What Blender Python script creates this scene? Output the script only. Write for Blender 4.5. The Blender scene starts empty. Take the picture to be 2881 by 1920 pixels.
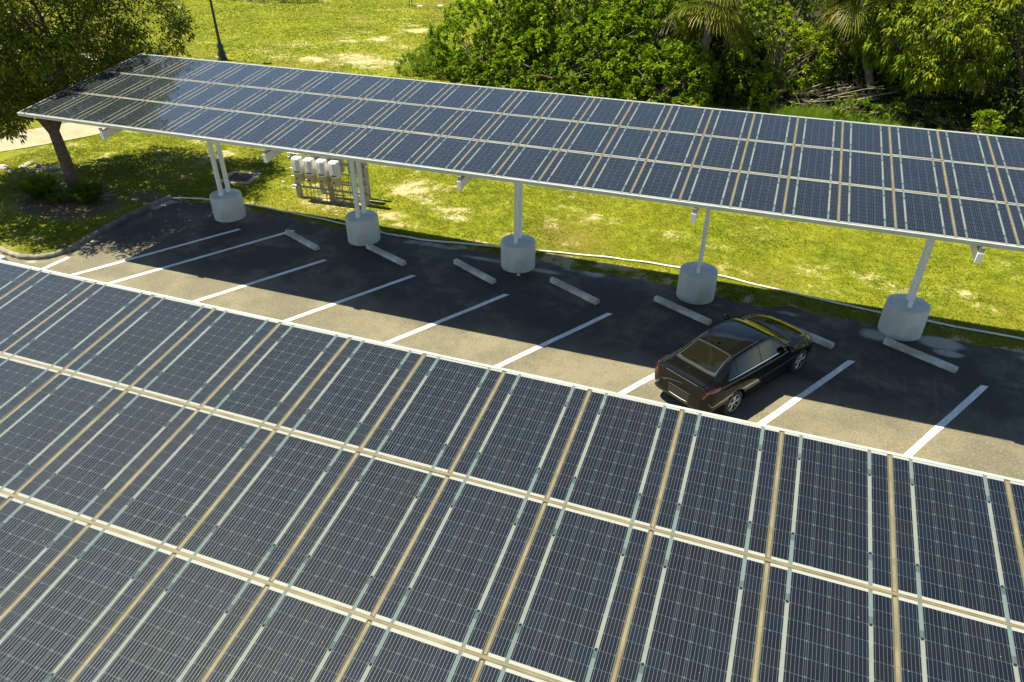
import bpy, bmesh, math, random
import numpy as np
from mathutils import Vector, Matrix

# ------------------------------------------------------------------ camera, light, exposure
sc = bpy.context.scene
COL = sc.collection
cam_d = bpy.data.cameras.new('camera')
cam = bpy.data.objects.new('camera', cam_d)
COL.objects.link(cam)
YAW, PITCH = 0.353581, 0.583831
_f = Vector((-math.sin(YAW)*math.cos(PITCH), math.cos(YAW)*math.cos(PITCH), -math.sin(PITCH)))
_r = Vector((math.cos(YAW), math.sin(YAW), 0))
_u = _r.cross(_f)
cam.matrix_world = Matrix(((_r.x, _u.x, -_f.x, 8.5679), (_r.y, _u.y, -_f.y, -13.9619),
                           (_r.z, _u.z, -_f.z, 9.8119), (0, 0, 0, 1)))
cam_d.sensor_width = 36
cam_d.lens = 2023.1 / 2881 * 36
cam_d.clip_start = 0.1
cam_d.clip_end = 3000
sc.camera = cam

SUN = Vector((-0.51, -0.012, 1.0)).normalized()
ELEV = math.asin(SUN.z)
world = bpy.data.worlds.new('World')
sc.world = world
world.use_nodes = True
wn = world.node_tree
bg = wn.nodes['Background']
sky = wn.nodes.new('ShaderNodeTexSky')
sky.sky_type = 'NISHITA'
sky.sun_disc = False
sky.sun_elevation = ELEV
sky.sun_rotation = math.atan2(SUN.x, SUN.y)
sky.air_density = 1.0
sky.dust_density = 0.1
wn.links.new(sky.outputs[0], bg.inputs[0])
bg.inputs[1].default_value = 0.058
sun_d = bpy.data.lights.new('sun', 'SUN')
sun_d.energy = 4.3
sun_d.angle = math.radians(0.5)
sun_d.color = (1.0, 0.92, 0.68)
sun = bpy.data.objects.new('sun', sun_d)
COL.objects.link(sun)
sun.rotation_euler = SUN.to_track_quat('Z', 'Y').to_euler()
sun.location = (0, 0, 40)
sc.view_settings.view_transform = 'Standard'
sc.view_settings.look = 'None'
sc.view_settings.gamma = 1
sc.view_settings.exposure = 1.48
sc.cycles.max_bounces = 8
sc.cycles.transparent_max_bounces = 8

# ------------------------------------------------------------------ helpers
rng = np.random.default_rng(7)
random.seed(7)


class MB:
    def __init__(self):
        self.v = []
        self.f = []
        self.smooth = []

    def add(self, vs, fs, smooth=False):
        n = len(self.v)
        self.v += [tuple(map(float, p)) for p in vs]
        for q in fs:
            self.f.append(tuple(i + n for i in q))
            self.smooth.append(smooth)

    def box(self, x0, x1, y0, y1, z0, z1, bev=0.0):
        if bev <= 0:
            self.add([(x0, y0, z0), (x1, y0, z0), (x1, y1, z0), (x0, y1, z0), (x0, y0, z1), (x1, y0, z1), (x1, y1, z1), (x0, y1, z1)],
                     [(3, 2, 1, 0), (4, 5, 6, 7), (0, 1, 5, 4), (1, 2, 6, 5), (2, 3, 7, 6), (3, 0, 4, 7)])
            return
        b = bev
        def ring(a, z):
            return [(x0+a, y0, z), (x1-a, y0, z), (x1, y0+a, z), (x1, y1-a, z), (x1-a, y1, z), (x0+a, y1, z), (x0, y1-a, z), (x0, y0+a, z)]
        def inner(z):
            return [(x0+2*b, y0+b, z), (x1-2*b, y0+b, z), (x1-b, y0+2*b, z), (x1-b, y1-2*b, z), (x1-2*b, y1-b, z), (x0+2*b, y1-b, z), (x0+b, y1-2*b, z), (x0+b, y0+2*b, z)]
        rs = [inner(z0), ring(b, z0+b), ring(b, z1-b), inner(z1)]
        vs = sum(rs, [])
        fs = [tuple(range(7, -1, -1)), tuple(range(24, 32))]
        for k in range(3):
            for i in range(8):
                j = (i+1) % 8
                fs.append((k*8+i, k*8+j, k*8+8+j, k*8+8+i))
        self.add(vs, fs)

    def tube(self, pts, r, n=8, caps=True, smooth=True):
        pts = [Vector(p) for p in pts]
        rr = r if hasattr(r, '__len__') else [r]*len(pts)
        vs, fs = [], []
        ref = Vector((0.3, 0.2, 1)).normalized()
        for i, p in enumerate(pts):
            a = pts[max(i-1, 0)]; c = pts[min(i+1, len(pts)-1)]
            d = (c-a).normalized()
            if abs(d.dot(ref)) > .97:
                ref = Vector((1, 0.1, 0)).normalized()
            u = d.cross(ref).normalized(); w = d.cross(u)
            for k in range(n):
                t = 2*math.pi*k/n
                vs.append(p + (u*math.cos(t)+w*math.sin(t))*rr[i])
        for i in range(len(pts)-1):
            for k in range(n):
                j = (k+1) % n
                fs.append((i*n+k, i*n+j, i*n+n+j, i*n+n+k))
        self.add(vs, fs, smooth)
        if caps:
            m = len(pts)-1
            self.add([vs[k] for k in range(n)], [tuple(range(n-1, -1, -1))])
            self.add([vs[m*n+k] for k in range(n)], [tuple(range(n))])

    def lathe(self, prof, c=(0, 0, 0), n=32, smooth=True, axis='z'):
        vs, fs = [], []
        for r, z in prof:
            for k in range(n):
                t = 2*math.pi*k/n
                if axis == 'z':
                    vs.append((c[0]+r*math.cos(t), c[1]+r*math.sin(t), c[2]+z))
                else:  # axis y
                    vs.append((c[0]+r*math.cos(t), c[1]+z, c[2]+r*math.sin(t)))
        for i in range(len(prof)-1):
            for k in range(n):
                j = (k+1) % n
                q = (i*n+k, i*n+j, i*n+n+j, i*n+n+k)
                fs.append(q if axis == 'z' else q[::-1])
        self.add(vs, fs, smooth)

    def build(self, name, mat, parent=None, loc=(0, 0, 0), rot=(0, 0, 0)):
        me = bpy.data.meshes.new(name)
        me.from_pydata(self.v, [], self.f)
        me.polygons.foreach_set('use_smooth', self.smooth)
        me.validate()
        if mat: me.materials.append(mat)
        o = bpy.data.objects.new(name, me)
        COL.objects.link(o)
        o.location = loc
        o.rotation_euler = rot
        if parent: o.parent = parent
        return o


def np_mesh(name, V, F, mat, parent=None, attrs=None, smooth=False):
    V = np.asarray(V, np.float32); F = np.asarray(F, np.int32)
    me = bpy.data.meshes.new(name)
    k = F.shape[1]
    me.vertices.add(len(V)); me.vertices.foreach_set('co', V.ravel())
    me.loops.add(F.size); me.loops.foreach_set('vertex_index', F.ravel())
    me.polygons.add(len(F))
    me.polygons.foreach_set('loop_start', np.arange(0, F.size, k, dtype=np.int32))
    me.polygons.foreach_set('loop_total', np.full(len(F), k, np.int32))
    if smooth: me.polygons.foreach_set('use_smooth', np.ones(len(F), bool))
    me.update(calc_edges=True)
    for n, a in (attrs or {}).items():
        at = me.attributes.new(n, 'FLOAT', 'POINT')
        at.data.foreach_set('value', np.asarray(a, np.float32))
    if mat: me.materials.append(mat)
    o = bpy.data.objects.new(name, me)
    COL.objects.link(o)
    if parent: o.parent = parent
    return o


def tag(o, label=None, cat=None, group=None, kind=None):
    if label: o['label'] = label
    if cat: o['category'] = cat
    if group: o['group'] = group
    if kind: o['kind'] = kind
    return o


def thing(name, label, cat, loc=(0, 0, 0), rz=0, group=None):
    o = bpy.data.objects.new(name, None)
    COL.objects.link(o)
    o.location = loc
    o.rotation_euler = (0, 0, rz)
    o.empty_display_size = 0.3
    return tag(o, label, cat, group)


def dup(root, loc, rz=None, label=None, scale=None):
    r = root.copy(); COL.objects.link(r); r.location = loc
    if rz is not None: r.rotation_euler = (0, 0, rz)
    if scale: r.scale = scale
    if label: r['label'] = label
    for ch in list(root.children):
        c = ch.copy(); COL.objects.link(c); c.parent = r
        for g in list(ch.children):
            d = g.copy(); COL.objects.link(d); d.parent = c
    return r


_tab = rng.random((256, 256))
def vnoise(x, y):
    xi = np.floor(x).astype(int); yi = np.floor(y).astype(int)
    fx = x-xi; fy = y-yi
    fx = fx*fx*(3-2*fx); fy = fy*fy*(3-2*fy)
    a = _tab[xi % 256, yi % 256]; b = _tab[(xi+1) % 256, yi % 256]
    c = _tab[xi % 256, (yi+1) % 256]; d = _tab[(xi+1) % 256, (yi+1) % 256]
    return (a*(1-fx)+b*fx)*(1-fy)+(c*(1-fx)+d*fx)*fy
def fbm(x, y, oct=4):
    s = 0; a = .5; t = 0
    for k in range(oct):
        s = s+a*vnoise(x*2**k+17.3*k, y*2**k+5.1*k); t += a; a *= .55
    return s/t


# ------------------------------------------------------------------ node helpers
def new_mat(name):
    m = bpy.data.materials.new(name)
    m.use_nodes = True
    nt = m.node_tree
    return m, nt, nt.nodes['Principled BSDF']


def N(nt, t, **kw):
    n = nt.nodes.new(t)
    for k, v in kw.items():
        setattr(n, k, v)
    return n


def put(nt, sock, v):
    if hasattr(v, 'is_linked') or isinstance(v, bpy.types.NodeSocket):
        nt.links.new(v, sock)
    else:
        sock.default_value = v


def M(nt, op, a, b=0.0, c=None, clamp=False):
    n = N(nt, 'ShaderNodeMath', operation=op, use_clamp=clamp)
    put(nt, n.inputs[0], a); put(nt, n.inputs[1], b)
    if c is not None: put(nt, n.inputs[2], c)
    return n.outputs[0]


def mixc(nt, f, a, b, mode='MIX'):
    n = N(nt, 'ShaderNodeMix', data_type='RGBA', blend_type=mode)
    put(nt, n.inputs[0], f)
    for s, v in ((n.inputs[6], a), (n.inputs[7], b)):
        if isinstance(v, tuple) and len(v) == 3: v = (*v, 1)
        put(nt, s, v)
    return n.outputs[2]


def noise(nt, scale, detail=4, rough=.55, vec=None, dist=0):
    n = N(nt, 'ShaderNodeTexNoise')
    n.inputs['Scale'].default_value = scale
    n.inputs['Detail'].default_value = detail
    n.inputs['Roughness'].default_value = rough
    n.inputs['Distortion'].default_value = dist
    if vec is not None: nt.links.new(vec, n.inputs['Vector'])
    return n.outputs[0]


def ramp(nt, f, stops):
    n = N(nt, 'ShaderNodeValToRGB')
    el = n.color_ramp.elements
    while len(el) < len(stops): el.new(.5)
    for e, (p, c) in zip(el, stops):
        e.position = p
        e.color = (*c, 1) if len(c) == 3 else c
    put(nt, n.inputs[0], f)
    return n.outputs[0]


def stepr(nt, v, lo, hi):
    n = N(nt, 'ShaderNodeMapRange', interpolation_type='SMOOTHSTEP')
    put(nt, n.inputs[0], v)
    n.inputs[1].default_value = lo; n.inputs[2].default_value = hi
    return n.outputs[0]


def objco(nt):
    return N(nt, 'ShaderNodeTexCoord').outputs['Object']


def bump(nt, bs, h, strength=.3, dist=.02):
    b = N(nt, 'ShaderNodeBump')
    b.inputs['Strength'].default_value = strength
    b.inputs['Distance'].default_value = dist
    nt.links.new(h, b.inputs['Height'])
    nt.links.new(b.outputs[0], bs.inputs['Normal'])


def simple(name, col, rough=.6, metal=0.0, var=.15, scale=6.0, col2=None, bmp=0.0, coat=0.0):
    m, nt, bs = new_mat(name)
    co = objco(nt)
    n1 = noise(nt, scale, 5, .6, co)
    c2 = col2 or tuple(c*(1-var) for c in col)
    c = mixc(nt, stepr(nt, n1, .35, .65), c2, col)
    nt.links.new(c, bs.inputs['Base Color'])
    bs.inputs['Roughness'].default_value = rough
    bs.inputs['Metallic'].default_value = metal
    bs.inputs['Coat Weight'].default_value = coat
    if bmp: bump(nt, bs, noise(nt, scale*8, 3, .6, co), bmp, .01)
    return m


MAT = {}
MAT['white_steel'] = simple('white_steel', (.80, .83, .82), .42, 0, .12, 2.5)
MAT['trim_steel'] = simple('trim_steel', (.45, .49, .45), .35, .25, .15, 3)
MAT['purlin'] = simple('purlin_steel', (.22, .23, .23), .5, .3, .2, 4)
MAT['galv'] = simple('galvanised_steel', (.33, .34, .35), .4, .7, .25, 12)
MAT['black_metal'] = simple('black_green_metal', (.012, .018, .018), .35, 0, .3, 5)
MAT['inv_white'] = simple('inverter_white', (.78, .78, .76), .4, 0, .05, 4)
MAT['inv_tan'] = simple('inverter_tan', (.62, .50, .28), .5, 0, .12, 5)
MAT['dark_plastic'] = simple('dark_plastic', (.02, .02, .02), .5, 0, .2, 9)
MAT['label_red'] = simple('label_red', (.35, .03, .02), .5, 0, .1, 9)
MAT['pvc'] = simple('white_pvc', (.78, .78, .74), .35, 0, .18, 1.2)
MAT['post_wood'] = simple('weathered_post', (.48, .42, .32), .75, 0, .3, 5, bmp=.2)
MAT['box_grey'] = simple('box_grey', (.38, .38, .36), .5, 0, .12, 4)
MAT['litter'] = simple('litter_white', (.75, .77, .78), .5, 0, .1, 20)
MAT['rock'] = simple('pale_rock', (.42, .40, .33), .9, 0, .45, 4, bmp=.5)
MAT['grate'] = simple('grate_iron', (.03, .026, .022), .7, .2, .4, 14)
MAT['tyre'] = simple('tyre_rubber', (.018, .018, .018), .75, 0, .3, 15)
MAT['alloy'] = simple('alloy', (.62, .62, .60), .3, .85, .1, 6)
MAT['frit'] = simple('window_frit', (.022, .026, .030), .25, 0, .1, 6)
MAT['bumper'] = simple('bumper_trim', (.22, .22, .21), .35, .3, .2, 6)
MAT['chrome'] = simple('chrome', (.7, .72, .74), .12, 1.0, .05, 6)
MAT['tail_red'] = simple('tail_lamp_red', (.085, .009, .005), .15, 0, .4, 20, coat=1)
MAT['lamp_clear'] = simple('lamp_clear', (.6, .62, .62), .1, 0, .1, 6, coat=1)
MAT['bark'] = simple('grey_bark', (.15, .11, .075), .9, 0, .4, 9, bmp=.8)
MAT['twig'] = simple('dry_twigs', (.34, .29, .20), .85, 0, .4, 5)
MAT['palm_bark'] = simple('palm_bark', (.22, .19, .15), .9, 0, .5, 7, bmp=.8)
MAT['globe'] = simple('lantern_glass', (.7, .7, .66), .25, 0, .05, 4)


def mat_paint():
    m, nt, bs = new_mat('black_car_paint')
    bs.inputs['Base Color'].default_value = (.004, .0042, .0045, 1)
    bs.inputs['Roughness'].default_value = .5
    bs.inputs['Specular IOR Level'].default_value = .02
    bs.inputs['Coat Weight'].default_value = 1
    bs.inputs['Coat IOR'].default_value = 1.4
    bs.inputs['Coat Roughness'].default_value = .015
    return m
MAT['paint'] = mat_paint()
def mat_glass():
    m, nt, bs = new_mat('dark_car_glass')
    co = objco(nt)
    bs.inputs['Base Color'].default_value = (.006, .007, .006, 1)
    bs.inputs['Roughness'].default_value = .03
    bs.inputs['IOR'].default_value = 1.52
    return m
MAT['glass'] = mat_glass()
def mat_rear_glass():
    m, nt, bs = new_mat('heated_rear_glass')
    co = objco(nt)
    sx = N(nt, 'ShaderNodeSeparateXYZ'); nt.links.new(co, sx.inputs[0])
    f = M(nt, 'FRACT', M(nt, 'MULTIPLY', sx.outputs[0], 30))
    line = M(nt, 'LESS_THAN', f, .10)
    c = mixc(nt, line, (.006, .007, .005), (.035, .026, .008))
    nt.links.new(c, bs.inputs['Base Color'])
    bs.inputs['Roughness'].default_value = .03
    bs.inputs['IOR'].default_value = 1.52
    return m
MAT['rear_glass'] = mat_rear_glass()


def mat_concrete(name, col, dark, scale=3.0, streak=True):
    m, nt, bs = new_mat(name)
    co = objco(nt)
    mp = N(nt, 'ShaderNodeMapping'); nt.links.new(co, mp.inputs[0])
    mp.inputs['Scale'].default_value = (1, 1, .22) if streak else (1, 1, 1)
    a = noise(nt, scale, 5, .6, mp.outputs[0])
    b = noise(nt, 60, 3, .6, co)
    c = noise(nt, 1.3, 3, .5, co)
    k = mixc(nt, stepr(nt, a, .35, .7), dark, col)
    k = mixc(nt, M(nt, 'MULTIPLY', stepr(nt, c, .52, .72), .55), k, tuple(x*.62 for x in (col[0]*1.05, col[1]*.93, col[2]*.75)))
    k = mixc(nt, M(nt, 'MULTIPLY', stepr(nt, b, .62, .74), .35), k, tuple(x*.5 for x in col))
    nt.links.new(k, bs.inputs['Base Color'])
    bs.inputs['Roughness'].default_value = .85
    bump(nt, bs, b, .25, .008)
    return m
MAT['pier'] = mat_concrete('pier_concrete', (.62, .63, .58), (.52, .54, .50), 2.2)
MAT['stop'] = mat_concrete('stop_concrete', (.66, .65, .58), (.36, .34, .29), 3, False)
MAT['stop_white'] = mat_concrete('painted_concrete', (.80, .78, .73), (.6, .57, .5), 4, False)
MAT['kerb'] = mat_concrete('kerb_concrete', (.27, .25, .20), (.13, .115, .09), 2.2, False)
MAT['path'] = mat_concrete('path_concrete', (.33, .28, .18), (.27, .225, .145), 1.1, False)
MAT['drain'] = mat_concrete('drain_concrete', (.28, .25, .18), (.20, .17, .11), 4, False)


def leak(nt, bs, strip, k):
    """the clear glass strips let a little light through"""
    tr = N(nt, 'ShaderNodeBsdfTransparent')
    mx = N(nt, 'ShaderNodeMixShader')
    put(nt, mx.inputs[0], M(nt, 'MULTIPLY', strip, k))
    nt.links.new(bs.outputs[0], mx.inputs[1]); nt.links.new(tr.outputs[0], mx.inputs[2])
    out = [n for n in nt.nodes if n.type == 'OUTPUT_MATERIAL'][0]
    nt.links.new(mx.outputs[0], out.inputs[0])


def mat_underside():
    m, nt, bs = new_mat('panel_underside')
    s = N(nt, 'ShaderNodeSeparateXYZ'); nt.links.new(objco(nt), s.inputs[0])
    xx = M(nt, 'ABSOLUTE', M(nt, 'SUBTRACT', s.outputs[0], .5))
    strip = M(nt, 'LESS_THAN', M(nt, 'ABSOLUTE', M(nt, 'SUBTRACT', xx, .316)), .0165)
    nt.links.new(mixc(nt, strip, (.018, .020, .024), (.12, .14, .14)), bs.inputs['Base Color'])
    bs.inputs['Roughness'].default_value = .4
    leak(nt, bs, strip, .20)
    return m
MAT['underside'] = mat_underside()


def mat_panel():
    m, nt, bs = new_mat('solar_cells')
    co = objco(nt)
    s = N(nt, 'ShaderNodeSeparateXYZ'); nt.links.new(co, s.inputs[0])
    X, Y = s.outputs[0], s.outputs[1]
    xx = M(nt, 'ABSOLUTE', M(nt, 'SUBTRACT', X, .5))
    outer = M(nt, 'GREATER_THAN', xx, .315)
    P = .1485
    # distance to the cell edge across
    tc = M(nt, 'FRACT', M(nt, 'DIVIDE', M(nt, 'SUBTRACT', X, .2), .15))
    dc = M(nt, 'MULTIPLY', M(nt, 'SUBTRACT', .5, M(nt, 'ABSOLUTE', M(nt, 'SUBTRACT', tc, .5))), .15)
    dc = M(nt, 'MINIMUM', dc, M(nt, 'SUBTRACT', .3, xx))
    to = M(nt, 'DIVIDE', M(nt, 'SUBTRACT', xx, .332), .142)
    do = M(nt, 'MINIMUM', M(nt, 'SUBTRACT', xx, .332), M(nt, 'SUBTRACT', .474, xx))
    def sel(f, a, b):
        n = N(nt, 'ShaderNodeMix'); put(nt, n.inputs[0], f); put(nt, n.inputs[2], a); put(nt, n.inputs[3], b)
        return n.outputs[0]
    dx = sel(outer, dc, do)
    tx = sel(outer, tc, to)
    yy = M(nt, 'SUBTRACT', Y, .047)
    ty = M(nt, 'FRACT', M(nt, 'DIVIDE', yy, P))
    dy = M(nt, 'MULTIPLY', M(nt, 'SUBTRACT', .5, M(nt, 'ABSOLUTE', M(nt, 'SUBTRACT', ty, .5))), P)
    dyr = M(nt, 'MINIMUM', yy, M(nt, 'SUBTRACT', P*10, yy))
    dy = M(nt, 'MINIMUM', dy, dyr)
    cell = M(nt, 'MULTIPLY', M(nt, 'GREATER_THAN', dx, .0016), M(nt, 'GREATER_THAN', dy, .0017))
    cell = M(nt, 'MULTIPLY', cell, M(nt, 'GREATER_THAN', M(nt, 'ADD', dx, dy), .0135))
    bus = M(nt, 'ABSOLUTE', M(nt, 'SUBTRACT', M(nt, 'FRACT', M(nt, 'MULTIPLY', tx, 5)), .5))
    bus = M(nt, 'LESS_THAN', bus, .026)
    bus = M(nt, 'MULTIPLY', bus, M(nt, 'GREATER_THAN', dyr, 0.0))
    bus = M(nt, 'MULTIPLY', bus, M(nt, 'GREATER_THAN', dx, .0016))
    # per cell and per panel tint
    info = N(nt, 'ShaderNodeObjectInfo')
    wn_ = N(nt, 'ShaderNodeTexWhiteNoise', noise_dimensions='4D')
    cx = N(nt, 'ShaderNodeCombineXYZ')
    put(nt, cx.inputs[0], M(nt, 'FLOOR', M(nt, 'MULTIPLY', X, 6.3)))
    put(nt, cx.inputs[1], M(nt, 'FLOOR', M(nt, 'DIVIDE', yy, P)))
    nt.links.new(cx.outputs[0], wn_.inputs['Vector'])
    put(nt, wn_.inputs['W'], M(nt, 'MULTIPLY', info.outputs['Random'], 91.7))
    cellc = ramp(nt, wn_.outputs['Value'], [(0, (.0045, .0055, .0095)), (.6, (.005, .0065, .0115)), (.85, (.0065, .0065, .0085)), (1, (.005, .0085, .015))])
    pc = ramp(nt, info.outputs['Random'], [(0, (.9, .92, 1.0)), (.5, (1.05, 1.02, 1.0)), (1, (.95, 1.03, 1.15))])
    cellc = mixc(nt, 1.0, cellc, pc, 'MULTIPLY')
    # dust film
    dust = noise(nt, 2.3, 4, .6, co)
    cellc = mixc(nt, M(nt, 'MULTIPLY', stepr(nt, dust, .4, .75), .010), cellc, (.30, .28, .22))
    # light gaps: wide strips show the rail below the glass
    strip = M(nt, 'LESS_THAN', M(nt, 'ABSOLUTE', M(nt, 'SUBTRACT', xx, .316)), .0165)
    yc = M(nt, 'ABSOLUTE', M(nt, 'SUBTRACT', Y, .7895))
    mid = M(nt, 'LESS_THAN', yc, .4455)
    sc1 = mixc(nt, mid, (.125, .165, .165), (.200, .220, .205))
    sc1 = mixc(nt, M(nt, 'MULTIPLY', stepr(nt, noise(nt, 7, 3, .5, co), .45, .7), .3), sc1, (.09, .125, .13))
    ys = M(nt, 'SUBTRACT', M(nt, 'ABSOLUTE', M(nt, 'SUBTRACT', Y, .7895)), .4455)
    shd = M(nt, 'MULTIPLY', M(nt, 'GREATER_THAN', ys, 0), M(nt, 'LESS_THAN', ys, .075))
    sc1 = mixc(nt, M(nt, 'MULTIPLY', shd, .75), sc1, (.045, .075, .085))
    gap = mixc(nt, M(nt, 'LESS_THAN', dyr, 0.001), (.050, .070, .072), (.26, .27, .25))
    gap = mixc(nt, strip, gap, sc1)
    edge = M(nt, 'GREATER_THAN', xx, .474)
    gap = mixc(nt, edge, gap, (.085, .075, .050))
    # bolt heads at the fixing points
    bx = M(nt, 'SUBTRACT', xx, .316)
    bd = M(nt, 'SQRT', M(nt, 'ADD', M(nt, 'MULTIPLY', bx, bx), M(nt, 'MULTIPLY', ys, ys)))
    gap = mixc(nt, M(nt, 'LESS_THAN', bd, .013), gap, (.012, .012, .012))
    col = mixc(nt, cell, gap, cellc)
    busc = mixc(nt, cell, gap, (.17, .205, .22))
    bmask = M(nt, 'MULTIPLY', bus, cell)
    col = mixc(nt, bmask, col, busc)
    put(nt, bs.inputs['Metallic'], M(nt, 'MULTIPLY', bmask, .6))
    put(nt, bs.inputs['Roughness'], M(nt, 'ADD', .5, M(nt, 'MULTIPLY', bmask, .08)))
    drop = noise(nt, 34, 1, .5, co)
    w4 = M(nt, 'MULTIPLY', M(nt, 'GREATER_THAN', noise(nt, 1.7, 2, .5, co), .55), M(nt, 'GREATER_THAN', drop, .765))
    col = mixc(nt, M(nt, 'MULTIPLY', w4, .7), col, (.30, .30, .27))
    nt.links.new(col, bs.inputs['Base Color'])
    leak(nt, bs, strip, .20)
    bs.inputs['Specular IOR Level'].default_value = .04
    bs.inputs['Coat Weight'].default_value = 1.0
    bs.inputs['Coat IOR'].default_value = 1.5
    put(nt, bs.inputs['Coat Roughness'], M(nt, 'ADD', .015, M(nt, 'MULTIPLY', dust, .05)))
    return m
MAT['panel'] = mat_panel()


def mat_joint():
    m, nt, bs = new_mat('dirty_gasket')
    co = objco(nt)
    a = noise(nt, 3, 4, .6, co); b = noise(nt, 45, 3, .6, co)
    c = mixc(nt, stepr(nt, a, .3, .7), (.105, .086, .046), (.165, .145, .090))
    c = mixc(nt, M(nt, 'MULTIPLY', stepr(nt, b, .5, .7), .5), c, (.10, .075, .035))
    c = mixc(nt, M(nt, 'MULTIPLY', stepr(nt, noise(nt, .9, 2, .5, co), .6, .72), .5), c, (.20, .20, .13))
    sp = N(nt, 'ShaderNodeSeparateXYZ'); nt.links.new(co, sp.inputs[0])
    yv = M(nt, 'ABSOLUTE', M(nt, 'SUBTRACT', M(nt, 'MODULO', sp.outputs[1], 1.579), .7895))
    yv = M(nt, 'ABSOLUTE', M(nt, 'SUBTRACT', yv, .475))
    c = mixc(nt, M(nt, 'MULTIPLY', stepr(nt, yv, .05, .03), M(nt, 'MULTIPLY', stepr(nt, a, .3, .6), .6)), c, (.075, .075, .055))
    nt.links.new(c, bs.inputs['Base Color'])
    bs.inputs['Roughness'].default_value = .7
    bump(nt, bs, b, .3, .004)
    return m
MAT['joint'] = mat_joint()


def mat_asphalt():
    m, nt, bs = new_mat('asphalt')
    co = objco(nt)
    big = noise(nt, .55, 5, .6, co, .4)
    mid = noise(nt, 2.6, 5, .65, co)
    agg = noise(nt, 55, 3, .7, co)
    spk = noise(nt, 30, 2, .6, co)
    c = mixc(nt, stepr(nt, big, .36, .64), (.112, .100, .066), (.168, .148, .096))
    c = mixc(nt, M(nt, 'MULTIPLY', stepr(nt, mid, .45, .7), .5), c, (.085, .075, .058))
    c = mixc(nt, M(nt, 'MULTIPLY', stepr(nt, agg, .5, .66), .5), c, (.055, .050, .042))
    c = mixc(nt, M(nt, 'MULTIPLY', stepr(nt, spk, .66, .76), .7), c, (.32, .30, .25))
    gr = noise(nt, 19, 3, .75, co)
    c = mixc(nt, M(nt, 'MULTIPLY', stepr(nt, gr, .52, .68), .45), c, (.27, .245, .185))
    c = mixc(nt, M(nt, 'MULTIPLY', stepr(nt, gr, .46, .30), .55), c, (.045, .042, .036))
    canopy_shade = N(nt, 'ShaderNodeAttribute', attribute_name='canopy_shade').outputs['Fac']
    shade_f = M(nt, 'MULTIPLY', canopy_shade, stepr(nt, M(nt, 'ADD', M(nt, 'MULTIPLY', big, .6), M(nt, 'MULTIPLY', mid, .4)), .66, .46))
    c = mixc(nt, M(nt, 'MULTIPLY', shade_f, .80), c, (.026, .0225, .0215))  # canopy shade mixed into the asphalt colour, broken up by noise
    scr = noise(nt, 3.4, 6, .75, co, 1.2)
    c = mixc(nt, M(nt, 'MULTIPLY', M(nt, 'MULTIPLY', stepr(nt, scr, .60, .78), stepr(nt, agg, .3, .6)), .6), c, (.20, .175, .13))
    silt = N(nt, 'ShaderNodeAttribute', attribute_name='silt').outputs['Fac']
    st = stepr(nt, M(nt, 'MULTIPLY', silt, M(nt, 'ADD', .55, M(nt, 'MULTIPLY', mid, 1.0))), .35, .8)
    c = mixc(nt, M(nt, 'MULTIPLY', st, .85), c, (.40, .37, .31))
    nt.links.new(c, bs.inputs['Base Color'])
    bs.inputs['Roughness'].default_value = .82
    bump(nt, bs, agg, .5, .006)
    return m
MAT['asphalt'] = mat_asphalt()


def mat_line():
    m, nt, bs = new_mat('line_paint')
    co = objco(nt)
    a = noise(nt, 22, 4, .65, co); b = noise(nt, 1.6, 3, .5, co)
    c = mixc(nt, stepr(nt, b, .35, .7), (.70, .69, .64), (.82, .81, .77))
    c = mixc(nt, M(nt, 'MULTIPLY', stepr(nt, a, .565, .66), .75), c, (.22, .20, .17))
    nt.links.new(c, bs.inputs['Base Color'])
    bs.inputs['Roughness'].default_value = .7
    bump(nt, bs, a, .3, .004)
    return m
MAT['line'] = mat_line()


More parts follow.
